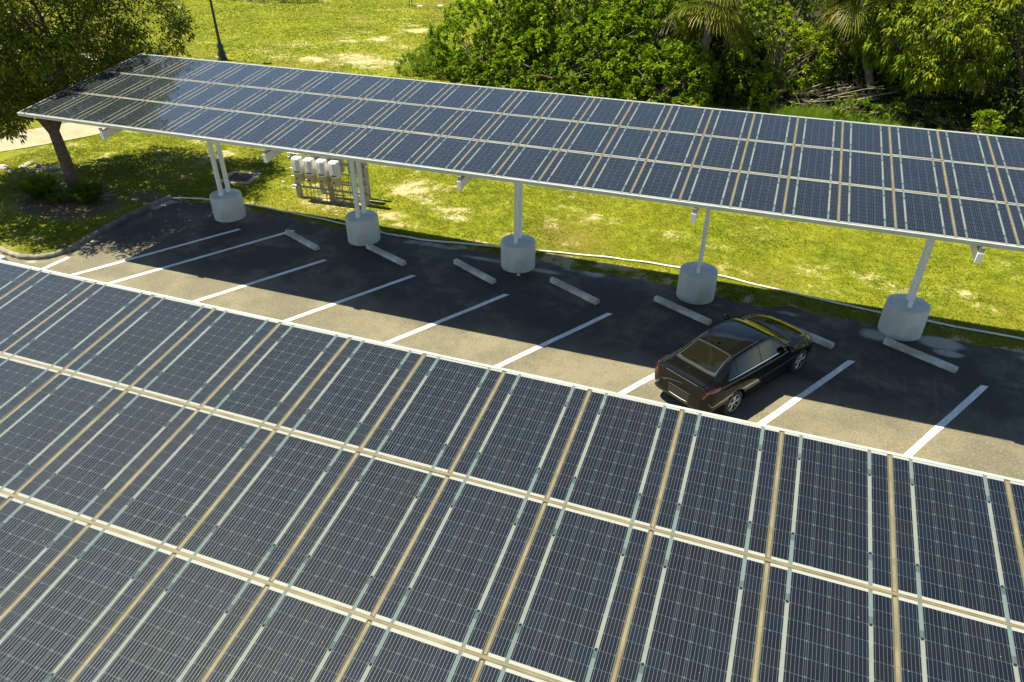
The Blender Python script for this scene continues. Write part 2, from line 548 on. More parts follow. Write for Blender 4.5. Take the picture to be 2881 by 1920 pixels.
def mat_ground():
    m, nt, bs = new_mat('lawn')
    co = objco(nt)
    at = lambda n: N(nt, 'ShaderNodeAttribute', attribute_name=n).outputs['Fac']
    n0 = noise(nt, .35, 4, .6, co); n1 = noise(nt, 2.2, 5, .65, co); n2 = noise(nt, 14, 4, .7, co); n3 = noise(nt, 60, 2, .6, co); n4 = noise(nt, 5.5, 5, .7, co, .6)
    g = mixc(nt, stepr(nt, n1, .32, .68), (.085, .108, .007), (.205, .230, .015))
    g = mixc(nt, M(nt, 'MULTIPLY', stepr(nt, n0, .4, .65), .6), g, (.225, .225, .018))
    g = mixc(nt, M(nt, 'MULTIPLY', stepr(nt, n2, .50, .72), .4), g, (.045, .058, .008))
    g = mixc(nt, M(nt, 'MULTIPLY', stepr(nt, n2, .46, .28), .5), g, (.22, .20, .05))
    g = mixc(nt, M(nt, 'MULTIPLY', at('dry'), stepr(nt, n1, .35, .6)), g, (.17, .125, .045))
    sandf = M(nt, 'ADD', at('sand'), M(nt, 'MULTIPLY', M(nt, 'SUBTRACT', M(nt, 'ADD', M(nt, 'ADD', M(nt, 'MULTIPLY', n2, .40), M(nt, 'MULTIPLY', n4, .30)), M(nt, 'MULTIPLY', n1, .30)), .5), 4.0))
    sc_ = mixc(nt, stepr(nt, n3, .35, .7), (.34, .28, .15), (.50, .43, .26))
    c = mixc(nt, stepr(nt, sandf, .42, .66), g, sc_)
    mul = M(nt, 'ADD', at('mulch'), M(nt, 'MULTIPLY', M(nt, 'SUBTRACT', n2, .5), .8))
    mc = mixc(nt, stepr(nt, n3, .35, .65), (.06, .042, .024), (.22, .17, .10))
    c = mixc(nt, stepr(nt, mul, .42, .6), c, mc)
    wd = M(nt, 'ADD', at('wood'), M(nt, 'MULTIPLY', M(nt, 'SUBTRACT', n1, .5), .7))
    c = mixc(nt, stepr(nt, wd, .4, .6), c, mixc(nt, n2, (.018, .018, .008), (.045, .038, .020)))
    nt.links.new(c, bs.inputs['Base Color'])
    bs.inputs['Roughness'].default_value = .95
    bs.inputs['Specular IOR Level'].default_value = .1
    bump(nt, bs, M(nt, 'ADD', n2, M(nt, 'MULTIPLY', n3, .6)), .8, .05)
    return m
MAT['ground'] = mat_ground()


def mat_leaf(name, dark, mid, light, trans=.4, rough=.5, spec=.15):
    m, nt, bs = new_mat(name)
    t = N(nt, 'ShaderNodeAttribute', attribute_name='tint').outputs['Fac']
    c = ramp(nt, t, [(0, dark), (.55, mid), (1, light)])
    nt.links.new(c, bs.inputs['Base Color'])
    bs.inputs['Roughness'].default_value = rough
    bs.inputs['Specular IOR Level'].default_value = spec
    tr = N(nt, 'ShaderNodeBsdfTranslucent')
    tc = mixc(nt, 1.0, c, (1.15, 1.2, .5), 'MULTIPLY')
    nt.links.new(tc, tr.inputs[0])
    mx = N(nt, 'ShaderNodeMixShader')
    mx.inputs[0].default_value = trans
    nt.links.new(bs.outputs[0], mx.inputs[1]); nt.links.new(tr.outputs[0], mx.inputs[2])
    out = [n for n in nt.nodes if n.type == 'OUTPUT_MATERIAL'][0]
    nt.links.new(mx.outputs[0], out.inputs[0])
    return m
MAT['leaf_hedge'] = mat_leaf('pepper_leaf', (.060, .120, .004), (.165, .265, .010), (.330, .410, .040))
MAT['leaf_oak'] = mat_leaf('oak_leaf', (.040, .060, .004), (.115, .142, .006), (.280, .285, .012), .25, .45, .25)
MAT['leaf_lime'] = mat_leaf('lime_leaf', (.080, .140, .004), (.200, .280, .008), (.350, .380, .024), .4)
MAT['leaf_gold'] = mat_leaf('drooping_leaf', (.060, .100, .004), (.170, .225, .010), (.340, .340, .026), .35)
MAT['leaf_dark'] = mat_leaf('dark_leaf', (.024, .042, .005), (.055, .085, .010), (.110, .140, .020), .25)
MAT['leaf_weed'] = mat_leaf('weed_leaf', (.070, .130, .012), (.140, .220, .022), (.220, .300, .040), .4)
MAT['leaf_palm'] = mat_leaf('palm_leaf', (.045, .070, .006), (.110, .130, .010), (.300, .260, .040), .25, .4)
MAT['leaf_dead'] = mat_leaf('dead_palm_leaf', (.14, .10, .05), (.26, .19, .10), (.38, .30, .17), .2, .7)
MAT['leaf_cycad'] = mat_leaf('cycad_leaf', (.025, .055, .005), (.065, .115, .008), (.130, .190, .016), .2, .35)
MAT['grass'] = mat_leaf('grass_blade', (.072, .108, .005), (.215, .245, .010), (.370, .350, .040), .3, .6, .15)


# ------------------------------------------------------------------ ground, parking lot, kerb, path
POLY = np.array([(-70, -40), (70, -40), (70, 3.3), (15.2, 3.55), (13.2, 3.85), (11.7, 3.86), (9.65, 3.88), (8.1, 3.83), (5.5, 4.18), (2.7, 4.32),
                 (-.7, 4.30), (-2.6, 4.14), (-5, 4.3), (-7.9, 4.47), (-10.1, 4.38), (-10.95, 4.34), (-11.06, 3.7), (-11.10, 3.0), (-11.12, 2.2), (-11.06, 1.4), (-10.98, .7),
                 (-10.9, .2), (-10.93, -.2), (-11.08, -.55), (-11.35, -.8), (-11.8, -.95), (-12.3, -.95), (-13, -.80), (-13.8, -.55), (-14.8, -.15), (-16, .4), (-18, 1.4), (-25, 5.0), (-70, 20)], float)


def poly_sd(px, py, poly):
    d = np.full(px.shape, 1e9); ins = np.zeros(px.shape, bool)
    n = len(poly)
    for i in range(n):
        x0, y0 = poly[i]; x1, y1 = poly[(i+1) % n]
        ex, ey = x1-x0, y1-y0
        t = np.clip(((px-x0)*ex+(py-y0)*ey)/(ex*ex+ey*ey), 0, 1)
        d = np.minimum(d, np.hypot(px-x0-t*ex, py-y0-t*ey))
        if y0 != y1:
            cr = ((y0 > py) != (y1 > py)) & (px < (x1-x0)*(py-y0)/(y1-y0)+x0)
            ins ^= cr
    return np.where(ins, -d, d)


PATH_C = np.array([(-30, -3.3), (-25.9, 1.8), (-23.3, 5.1), (-21.1, 8.25), (-19.8, 11.3), (-20.2, 14.5), (-22.5, 17.4), (-27, 19.5), (-40, 21)], float)
def catmull(P, n=12):
    P = np.asarray(P, float); out = []
    Q = np.vstack([2*P[0]-P[1], P, 2*P[-1]-P[-2]])
    for i in range(1, len(Q)-2):
        for t in np.linspace(0, 1, n, endpoint=False):
            a, b, c, d = Q[i-1], Q[i], Q[i+1], Q[i+2]
            out.append(.5*((2*b)+(c-a)*t+(2*a-5*b+4*c-d)*t*t+(3*b-3*c+d-a)*t**3))
    out.append(P[-1])
    return np.array(out)
PATH_L = catmull(PATH_C)
PATH_W = 1.35
def path_dist(px, py):
    d = np.full(px.shape, 1e9)
    for i in range(len(PATH_L)-1):
        x0, y0 = PATH_L[i]; ex, ey = PATH_L[i+1]-PATH_L[i]
        t = np.clip(((px-x0)*ex+(py-y0)*ey)/(ex*ex+ey*ey), 0, 1)
        d = np.minimum(d, np.hypot(px-x0-t*ex, py-y0-t*ey))
    return d


SAND = [(-8.5, 8.6, 1.0, .5), (-10.7, 8.7, .8, .4), (-12.5, 8.3, 1.0, .5), (-5.4, 6.0, 1.7, .75), (-3.5, 8.0, 1.3, .7), (-2.5, 7.3, .9, .7), (-1.6, 6.7, .8, .7), (-3.1, 5.6, .9, .8), (-1.0, 6.2, .6, .6), (-2.2, 5.0, .8, .7), (-.4, 4.9, .6, .6),
        (3.4, 7.9, .9, .6), (6.1, 7.4, .7, .6), (7.6, 7.0, .6, .5), (10.3, 6.4, .9, .55), (12.6, 6.0, .8, .6), (14.2, 6.4, .8, .6), (13.3, 4.6, .5, .55), (10.6, 5.3, .7, .5), (14.6, 5.8, .6, .5), (11.8, 6.5, .8, .5), (8.6, 5.6, .5, .5),
        (-16.4, 26.0, 2.2, .85), (-15.3, 25.2, 2.4, .85), (-18.0, 24.6, 1.8, .6), (-22, 28, 2.0, .6), (-20.6, 24.6, 1.5, .6), (-17.5, 31, 2.0, .6), (-17, 35, 1.6, .55), (-20, 33, 1.4, .45), (-19, 29, 1.6, .45), (-22.5, 25.5, 1.5, .55), (-24, 23.2, 1.2, .55), (-21.5, 42, 1.6, .45), (-35, 42, 2.5, .5), (-26, 38, 1.5, .3),
        (-14.2, 24.2, 1.5, .7), (-15, 29.5, 1.5, .55), (-17.6, 4.9, 1.0, .6), (-7.0, 6.8, .9, .5)]


def ground_fields(x, y):
    sd = poly_sd(x, y, POLY)
    n1 = fbm(x*.9+3, y*.9+9, 4); n2 = fbm(x*.22+40, y*.22+11, 3)
    s = np.zeros(x.shape)
    for a, b, r, k in SAND:
        s = np.maximum(s, k*np.exp(-((x-a)**2+((y-b)*1.5)**2)/(r*r)))
    s = s*.80 + .5*np.clip((n1-.50)*4, 0, 1)*np.clip((n2-.38)*4, 0, 1)
    mul = np.clip(1.25-np.hypot((x+13.7)/2.6, (y-2.5)/1.7), 0, 1)
    mul = np.maximum(mul, np.clip(1.1-np.hypot((x+11.6)/1.6, (y-3.9)/.8), 0, 1)*.8)
    wood = np.clip((y-22.5-2*(n1-.5))/2.0, 0, 1)*np.clip((x+8.0+.1*(y-22.5))/2.0, 0, 1)
    dry = np.clip((fbm(x*.35+70, y*.35+21, 3)-.5)*3.2, 0, 1)*.8
    dry = np.maximum(dry, np.clip(1.2-np.hypot((x+13)/3.5, (y-6.5)/3), 0, 1)*.6)
    s = np.where((sd < .75) & (x > -10.9), np.maximum(s*.35, .62*np.clip((fbm(x*1.7+31, y*1.7+5, 3)-.40)*5, 0, 1)*np.clip((.75-sd)/.25, 0, 1)), s)
    return sd, n1, s, mul, wood, dry


def ground_z(x, y, sd, n1, pd_):
    isl = np.clip((-10.95-x)/.25, 0, 1)*(y < 4.6)
    edge = sd - .30*(n1-.5)*2 - .10*(fbm(x*4.1, y*4.1, 2)-.5)*2 - .04
    z = np.clip(edge*.28, -.05, .045) + .035*(n1-.5)*np.clip(sd/.6, 0, 1)
    zi = np.where(sd > .10, .125+.05*(n1-.5)+np.clip(sd, 0, 1.5)*.03, -.05)
    z = z*(1-isl)+zi*isl
    z = z + .10*np.clip((sd-6)/20, 0, 1)*fbm(x*.12, y*.12, 2)
    z = np.where(pd_ < PATH_W+.05, np.minimum(z, -.02), z)
    return np.where(sd < -.5, -.06, z)


def axis(lo, a, b, hi, st):
    f = np.arange(a, b+1e-6, st)
    l = a-np.cumsum(st*1.28**np.arange(1, 60)); l = l[l > lo][::-1]
    h = b+np.cumsum(st*1.28**np.arange(1, 60)); h = h[h < hi]
    return np.concatenate([[lo], l, f, h, [hi]])
xs = axis(-1200, -26, 17, 1200, .12)
ys = np.concatenate([axis(-600, -1.5, 14, 14.01, .12)[:-1], axis(13.9, 14.3, 48, 1500, .2)[1:]])
gx, gy = np.meshgrid(xs, ys, indexing='ij')
sd, n1, s_, mul_, wood_, dry_ = ground_fields(gx, gy)
gz = ground_z(gx, gy, sd, n1, path_dist(gx, gy))
nx, ny = gx.shape
idx = np.arange(nx*ny).reshape(nx, ny)
F = np.stack([idx[:-1, :-1], idx[1:, :-1], idx[1:, 1:], idx[:-1, 1:]], -1).reshape(-1, 4)
o = np_mesh('ground', np.stack([gx, gy, gz], -1).reshape(-1, 3), F, MAT['ground'], None,
            {'sand': s_.ravel(), 'mulch': mul_.ravel(), 'wood': wood_.ravel(), 'dry': dry_.ravel()}, True)
tag(o, kind='structure')

# asphalt sheet at z = 0
ax_ = np.concatenate([np.linspace(-60, -18, 12)[:-1], np.arange(-18, 17.01, .14), np.linspace(17, 60, 12)[1:]])
ay_ = np.concatenate([np.linspace(-30, -3, 16)[:-1], np.arange(-3, 5.6, .12)])
gx2, gy2 = np.meshgrid(ax_, ay_, indexing='ij')
sd2 = poly_sd(gx2, gy2, POLY)
keep = sd2 < .45
n2_ = fbm(gx2*1.1, gy2*1.1, 4)
silt = np.clip(1-np.abs(sd2+.12)/.42, 0, 1)*np.clip((n2_-.36)*3.0, 0, 1)*.85
for a, b, r1, r2, k in [(13.35, 3.55, .55, .30, 1.3), (13.5, 3.1, .35, .16, 1.3), (11.95, 3.4, .55, .35, .9), (3.05, 3.75, .7, .14, .9), (1.1, 3.85, 1.1, .16, .75), (9.7, 3.7, .7, .16, .6), (4.9, 2.55, .25, .55, .45), (15.2, 2.2, 1.6, .3, .5), (7.9, 3.5, .5, .1, .5)]:
    silt = np.maximum(silt, k*np.exp(-((gx2-a)/r1)**2-((gy2-b)/r2)**2))
canopy_shade = np.clip((gy2+.1-.8*(n2_-.5))/1.0, 0, 1)  # darkens from the canopy's near edge back, painting in its shade
idx = np.arange(gx2.size).reshape(gx2.shape)
F = np.stack([idx[:-1, :-1], idx[1:, :-1], idx[1:, 1:], idx[:-1, 1:]], -1).reshape(-1, 4)
kf = keep.ravel()[F].all(1)
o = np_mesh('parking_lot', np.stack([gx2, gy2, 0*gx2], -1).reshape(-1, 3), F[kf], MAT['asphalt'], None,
            {'silt': silt.ravel(), 'canopy_shade': canopy_shade.ravel()})
lot = tag(o, kind='structure')

# painted stall lines, each running at sixty degrees to the bay
def stall_line(x1, y1, x0, y0, w=.135):
    d = Vector((x1-x0, y1-y0)).normalized(); nrm = Vector((-d.y, d.x))
    mb = MB()
    # ends cut parallel to the bay
    k = w/2/abs(d.y)
    n = 14; vs = []; fs = []
    for i in range(n+1):
        t = i/n
        px, py = x0+(x1-x0)*t, y0+(y1-y0)*t
        j1, j2 = random.uniform(-.007, .007), random.uniform(-.007, .007)
        vs += [(px-k+j1, py, 0.004), (px+k+j2, py, 0.004)]
    fs = [(2*i, 2*i+1, 2*i+3, 2*i+2) for i in range(n)]
    mb.add(vs, fs)
    return mb.build('parking_line', MAT['line'], lot)
T60 = 1/math.tan(math.radians(59.6))
for tx, ty in [(-7.12, 3.08), (-5.42, 3.60), (-3.32, 2.16), (-.40, 2.20), (2.49, 2.10), (5.39, 2.10), (8.33, 2.02), (11.30, 1.97), (14.10, 1.95), (17.0, 1.95)]:
    yl = -2.7
    stall_line(tx, ty, tx-(ty-yl)*T60, yl)
stall_line(-10.66, -.36, -10.66-2.3*.08, -2.6)

# kerb round the planted island
def kerb():
    line = catmull(POLY[15:31], 6)
    mb = MB(); prof = [(.0, -.05), (.0, .09), (.025, .125), (.12, .14), (.15, .115), (.15, -.05)]
    vs = []; n = len(prof); m = len(line)
    for i, p in enumerate(line):
        t = line[min(i+1, m-1)]-line[max(i-1, 0)]; t = t/np.hypot(*t)
        nr = np.array([t[1], -t[0]])
        q = np.array([-14.0, 2.2])-p
        if nr@q < 0: nr = -nr
        wob = .012*math.sin(i*1.7)+.008*math.sin(i*.6)
        for a, z in prof:
            vs.append((p[0]+nr[0]*(a+wob), p[1]+nr[1]*(a+wob), z+.006*math.sin(i*.9)))
    fs = []
    for i in range(m-1):
        for k in range(n-1):
            fs.append((i*n+k, i*n+k+1, (i+1)*n+k+1, (i+1)*n+k))
    fs.append(tuple(range(n))); fs.append(tuple((m-1)*n+k for k in range(n-1, -1, -1)))
    mb.add(vs, fs)
    bm = bmesh.new()
    ob = mb.build('kerb', MAT['kerb'])
    bm.from_mesh(ob.data); bmesh.ops.recalc_face_normals(bm, faces=bm.faces); bm.to_mesh(ob.data); bm.free()
    return tag(ob, kind='structure')
kerb()

def path():
    L = PATH_L; m = len(L); vs = []; fs = []
    mb = MB()
    for i in range(m):
        t = L[min(i+1, m-1)]-L[max(i-1, 0)]; t = t/np.hypot(*t); nr = np.array([-t[1], t[0]])
        for a, z in ((-PATH_W, -.05), (-PATH_W, .05), (PATH_W, .05), (PATH_W, -.05)):
            vs.append((L[i][0]+nr[0]*a, L[i][1]+nr[1]*a, z))
    for i in range(m-1):
        for k in range(3):
            fs.append((i*4+k, (i+1)*4+k, (i+1)*4+k+1, i*4+k+1))
    mb.add(vs, fs)
    return tag(mb.build('path', MAT['path']), kind='structure')
path()


# ------------------------------------------------------------------ solar canopies
TILT = .1293
PL = 1.579

def panel_mesh():
    mb = MB()
    mb.box(.016, .984, .018, PL-.018, -.035, 0)
    me = bpy.data.meshes.new('solar_panel')
    me.from_pydata(mb.v, [], mb.f)
    me.materials.append(MAT['panel']); me.materials.append(MAT['trim_steel'])
    me.materials.append(MAT['underside'])
    for p in me.polygons:
        if p.normal.z < .9: p.material_index = 2 if p.normal.z < -.9 else 1
    return me
PANEL = panel_mesh()


def canopy(label, X0, n, ylow, zlow, beams, post_y, piers=True):
    root = thing('solar_canopy', label, 'solar canopy', (beams[len(beams)//2], post_y, 0))
    R = Vector(root.location)
    ct, st = math.cos(TILT), math.sin(TILT)
    def at(x, s, h=0):   # point s metres up the slope, h above the glass
        return Vector((x, ylow+s*ct-h*st, zlow+s*st+h*ct))-R
    rot = (TILT, 0, 0)
    for r in range(3):
        for i in range(n):
            o = bpy.data.objects.new('solar_panel', PANEL)
            COL.objects.link(o)
            o.parent = root
            o.location = at(X0+i, r*PL, random.uniform(-.002, .002))
            o.rotation_euler = (TILT+random.gauss(0, .0022), random.gauss(0, .0022), 0)
    L = 3*PL
    # gaskets between columns, three lengths per column line
    for i in range(1, n):
        mb = MB()
        for r in range(3):
            mb.box(-.0135, .0135, r*PL+.026, (r+1)*PL-.026, -.02, -.0035)
        mb.build('joint_strip', MAT['joint'], root, at(X0+i, 0), rot)
    for r in (1, 2):
        mb = MB()
        mb.box(0, n, -.0175, .0175, -.02, .0025)
        # dirt ridge lines along the joint
        for yy in (-.011, .008):
            x = 0
            while x < n:
                w = random.uniform(.5, 2.2)
                mb.box(x, min(n, x+w), yy, yy+.003, .0026, .0055); x += w+random.uniform(.05, .5)
        mb.build('joint_band', MAT['joint'], root, at(X0, r*PL), rot)
    # edge trims
    mb = MB(); mb.box(-.02, n+.02, -.03, .012, -.085, -.004)
    mb.build('edge_trim', MAT['trim_steel'], root, at(X0, 0), rot)
    mb = MB(); mb.box(-.02, n+.02, L-.012, L+.022, -.10, -.002)
    mb.build('edge_trim', MAT['trim_steel'], root, at(X0, 0), rot)
    for xx in (-.02, n-.012):
        mb = MB(); mb.box(xx, xx+.03, .014, L-.014, -.09, -.003)
        mb.build('edge_trim', MAT['trim_steel'], root, at(X0, 0), rot)
    # purlins
    for r in range(3):
        for q in (.344, 1.235):
            mb = MB()
            s0 = r*PL+q
            mb.box(0, n, s0-.03, s0+.03, -.050, -.042)
            mb.box(0, n, s0-.03, s0-.024, -.19, -.051)
            mb.box(0, n, s0-.023, s0+.03, -.19, -.182)
            mb.build('purlin', MAT['purlin'], root, at(X0, 0), rot)
    # beams, posts and piers
    for bx in beams:
        mb = MB()
        ys_ = [-.10, .0, 2.6, post_y-ylow-.3, post_y-ylow+.5, L-.1]
        dep = [.20, .20, .28, .40, .40, .26]
        for side in (-1, 1):
            xo = side*.04
            vs = []
            for y_, d_ in zip(ys_, dep):
                vs += [(xo-.006, y_, -.193), (xo+.006, y_, -.193), (xo+.006, y_, -.193-d_), (xo-.006, y_, -.193-d_)]
            fs = []
            for k in range(len(ys_)-1):
                for e in range(4):
                    fs.append((k*4+e, k*4+(e+1) % 4, k*4+4+(e+1) % 4, k*4+4+e))
            m4 = (len(ys_)-1)*4
            fs += [(3, 2, 1, 0), (m4, m4+1, m4+2, m4+3)]
            mb.add(vs, fs)
        for k in range(len(ys_)-1):  # flanges
            for z0, dd in ((-.193, 0), (0, 1)):
                vs = []
                for y_, d_ in ((ys_[k], dep[k]), (ys_[k+1], dep[k+1])):
                    zt = -.195 if not dd else -.193-d_
                    vs += [(-.0455, y_, zt), (.0455, y_, zt), (.0455, y_, zt-.01), (-.0455, y_, zt-.01)]
                mb.add(vs, [(0, 1, 5, 4), (1, 2, 6, 5), (2, 3, 7, 6), (3, 0, 4, 7)])
        bo = mb.build('beam', MAT['white_steel'], root, at(bx, 0), rot)
        pb = MB(); pb.box(-.048, .048, -.112, -.101, -.40, -.19)
        pb.build('end_plate', MAT['white_steel'], bo)
        bb = MB(); bb.box(-.04, .04, -.09, -.05, -.19, -.09)
        bb.build('bracket', MAT['galv'], bo)
        for k, (dy_, zb_) in enumerate(((-.18, 0), (.18, 0))):
            yp = post_y+dy_
            top = zlow+(yp-ylow)*math.tan(TILT)-.22
            mb = MB()
            x0, x1, y0, y1 = -.042, .042, -.065, .065
            mb.box(x0, x0+.008, y0, y1, .74, top)
            mb.box(x1-.008, x1, y0, y1, .74, top)
            mb.box(x0+.008, x1-.008, y0, y0+.008, .74, top)
            mb.box(x0+.008, x1-.008, y1-.008, y1, .74, top)
            po = mb.build('post', MAT['white_steel'], root, Vector((bx, yp, 0))-R)
            if k == 0:
                mb = MB()
                z = 1.0
                while z < top-.3:
                    mb.lathe([(0, -.006), (.012, -.006), (.012, 0), (0, 0)], (0, -.0655, z), 8, False, 'y'); z += .42
                mb.build('bolt', MAT['galv'], po)
        mb = MB()
        mb.lathe([(.0, .8), (.30, .802), (.465, .797), (.492, .785), (.503, .755), (.505, .40), (.505, .03), (.51, -.06)], (0, 0, 0), 48)
        mb.build('concrete_pier', MAT['pier'], root, Vector((bx, post_y, 0))-R)
    return root
BEAMS = [-8.08, -2.965, 2.188, 7.34, 12.455]
canopy('white steel solar canopy over the black car, three rows of dark panels on twin posts', -11, 27, 0, 4.185, BEAMS, 3.836)
canopy('large solar panel roof filling the foreground, seen from above its dirty tan joints', -5.797, 21, -7.776-3*PL*math.cos(TILT), 5.0456-3*PL*math.sin(TILT), [-4.5, .65, 5.8, 10.95], -8.65)


# ------------------------------------------------------------------ wheel stops
def stop_mesh(L=1.72):
    mb = MB()
    w0, w1, h = .088, .058, .125
    n = 8; vs = []
    prof = [(-w0, 0), (-w0, .035), (-w1-.01, h-.012), (-w1+.008, h), (w1-.008, h), (w1+.01, h-.012), (w0, .035), (w0, 0)]
    k = len(prof)
    sx = [-L/2, -L/2+.03]+list(np.linspace(-L/2+.1, L/2-.1, 8))+[L/2-.03, L/2]
    for i, x in enumerate(sx):
        sh = .9 if i in (0, len(sx)-1) else 1
        for a, z in prof:
            vs.append((x, a*sh+random.uniform(-.002, .002), z*(.96 if sh < 1 else 1)+random.uniform(-.0015, .0015)*(z > .01)))
    fs = []
    for i in range(len(sx)-1):
        for j in range(k-1):
            fs.append((i*k+j, i*k+j+1, (i+1)*k+j+1, (i+1)*k+j))
    fs.append(tuple(range(k-1, -1, -1))); fs.append(tuple((len(sx)-1)*k+j for j in range(k)))
    mb.add(vs, [q[::-1] for q in fs])
    for s in (-1, 1):  # rebar pin holes
        mb.lathe([(.014, .1255), (.0, .1257)], (s*L*.36, 0, 0), 8, False)
    return mb
STOPS = [((-5.55, 3.38), (-3.84, 2.62), 'short grey wheel stop nearest the kerbed island, between the two leftmost full stall lines'),
         ((-2.58, 3.36), (-.91, 2.66), 'grey wheel stop beside the second pier from the island'),
         ((.36, 3.36), (1.98, 2.53), 'grey wheel stop just left of the middle concrete pier'),
         ((3.38, 3.26), (4.99, 2.44), 'grey wheel stop with a pale crack spreading from it, right of the middle pier'),
         ((6.33, 3.24), (7.97, 2.42), 'wheel stop running up to the left side of the black car'),
         ((9.28, 3.18), (10.89, 2.38), 'wheel stop partly hidden behind the nose of the black car'),
         ((12.06, 3.10), (13.56, 2.31), 'rounded wheel stop in front of the rightmost concrete pier')]
for (a, b, lab) in STOPS:
    a, b = Vector(a), Vector(b)
    c = (a+b)/2; d = b-a
    o = stop_mesh(min(d.length, 1.74)).build('wheel_stop', MAT['stop'], None, (c.x, c.y, 0.003), (0, 0, math.atan2(d.y, d.x)))
    tag(o, lab, 'wheel stop', 'concrete wheel stops under the canopy')
o = stop_mesh(1.74).build('wheel_stop', MAT['stop'], None, (15.75, 3.0, 0.003), (0, 0, math.radians(-58)))
tag(o, 'wheel stop cut off by the right edge of the photo', 'wheel stop', 'concrete wheel stops under the canopy')
o = stop_mesh(1.74).build('wheel_stop', MAT['stop_white'], None, (-13.05, -1.22, 0.003), (0, 0, math.radians(-3)))
o.scale = (1, 1.5, 1.2)
tag(o, 'white painted wheel stop below the kerbed island at the left edge', 'wheel stop')


# ------------------------------------------------------------------ black car
def make_car():
    K = .92
    root = thing('parked_car', 'glossy black sedan parked nose-in under the canopy', 'car', (7.68, -1.42, 0), math.radians(59.3))
    root.scale = (K, K, K)
    St = np.array([
        # x    zb    w     wb   zbelt  wt    zt    zc
        [0.00, .46, .58, .56, .70, .44, .72, .73],
        [0.03, .36, .70, .66, .84, .54, .90, .91],
        [0.09, .30, .80, .72, .97, .60, 1.05, 1.06],
        [0.18, .27, .86, .76, 1.00, .63, 1.085, 1.10],
        [0.42, .24, .895, .79, 1.00, .63, 1.10, 1.12],
        [0.66, .22, .905, .80, .985, .59, 1.185, 1.21],
        [1.15, .20, .907, .81, .96, .545, 1.345, 1.375],
        [1.80, .20, .907, .815, .94, .555, 1.385, 1.417],
        [2.45, .20, .907, .815, .92, .55, 1.345, 1.38],
        [2.85, .20, .907, .82, .92, .62, 1.20, 1.235],
        [3.22, .20, .905, .80, .915, .67, 1.00, 1.045],
        [3.60, .21, .90, .775, .88, .66, .935, .985],
        [4.05, .23, .865, .72, .80, .60, .835, .88],
        [4.30, .25, .79, .64, .68, .52, .72, .76],
        [4.44, .29, .66, .52, .56, .40, .58, .60],
        [4.49, .34, .50, .40, .48, .30, .49, .50]])
    def hermite(xq, xk, yk):
        m = np.gradient(yk, xk)
        # monotone limiter
        d = np.diff(yk)/np.diff(xk)
        for i in range(1, len(m)-1):
            if d[i-1]*d[i] <= 0: m[i] = 0
            else: m[i] = np.sign(m[i])*min(abs(m[i]), 2.2*min(abs(d[i-1]), abs(d[i])))
        i = np.clip(np.searchsorted(xk, xq)-1, 0, len(xk)-2)
        h = xk[i+1]-xk[i]; t = (xq-xk[i])/h
        return ((2*t**3-3*t**2+1)*yk[i]+(t**3-2*t**2+t)*h*m[i]+(-2*t**3+3*t**2)*yk[i+1]+(t**3-t**2)*h*m[i+1])
    def section(x):
        zb, w, wb, zl, wt, zt, zc = [float(hermite(np.array(x), St[:, 0], St[:, k])) for k in range(1, 8)]
        md = zb+(zl-zb)*.42
        hi = zb+(zl-zb)*.74
        return np.array([(0, zb), (.80*w, zb), (.95*w, zb+.05), (w, md), (.985*w, hi), (wb+.028, zl-.03), (wb-.02, zl+.012),
                         (wb+(wt-wb)*.55, zl+(zt-zl)*.52), (wt+.012, zt-.030), (wt-.055, zt+.002), (.55*wt, zt+(zc-zt)*.72), (0, zc)])
    def surf(x, s):
        sec = section(x)
        ks = np.arange(len(sec))
        Q = np.vstack([2*sec[0]-sec[1], sec, [(-sec[-2][0], sec[-2][1])]])
        i = int(min(max(math.floor(s), 0), len(sec)-2)); t = s-i
        a, b, c, d = Q[i], Q[i+1], Q[i+2], Q[i+3]
        tn = .42
        m1 = tn*(c-a); m2 = tn*(d-b)
        p = (2*t**3-3*t**2+1)*b+(t**3-2*t**2+t)*m1+(-2*t**3+3*t**2)*c+(t**3-t**2)*m2
        return np.array([x, p[0], p[1]])
    def normal(x, s):
        e = .012
        x1, x2 = min(x+e, 4.488), max(x-e, .002)
        a = surf(x1, s)-surf(x2, s); b = surf(x, min(s+.05, 11))-surf(x, max(s-.05, 0))
        n = np.cross(a, b); l = np.linalg.norm(n)
        return n/l if l > 1e-9 else np.array([0, 0, 1.])
    # body shell
    xq = np.unique(np.concatenate([np.linspace(0, .2, 9), np.linspace(.2, 4.2, 70), np.linspace(4.2, 4.49, 12)]))
    sq = np.linspace(0, 11, 67)
    mb = MB(); vs = []; half = len(sq)
    for x in xq:
        pts = [surf(x, s) for s in sq]
        ringp = pts+[np.array([p[0], -p[1], p[2]]) for p in pts[-2:0:-1]]
        vs += [(p[0], -p[1], p[2]) for p in ringp]
    n = 2*half-2; fs = []
    for i in range(len(xq)-1):
        for k in range(n):
            j = (k+1) % n
            fs.append((i*n+k, i*n+j, (i+1)*n+j, (i+1)*n+k))
    mb.add(vs, fs, True)
    mb.add(vs[:n], [tuple(range(n-1, -1, -1))])
    mb.add(vs[-n:], [tuple(range(n))])
    body = mb.build('body', MAT['paint'], root)
    bm = bmesh.new(); bm.from_mesh(body.data)
    bmesh.ops.remove_doubles(bm, verts=bm.verts, dist=.0004)
    bmesh.ops.recalc_face_normals(bm, faces=bm.faces)
    bm.to_mesh(body.data); bm.free()
    AX = (.95, 3.64)
    cutters = []
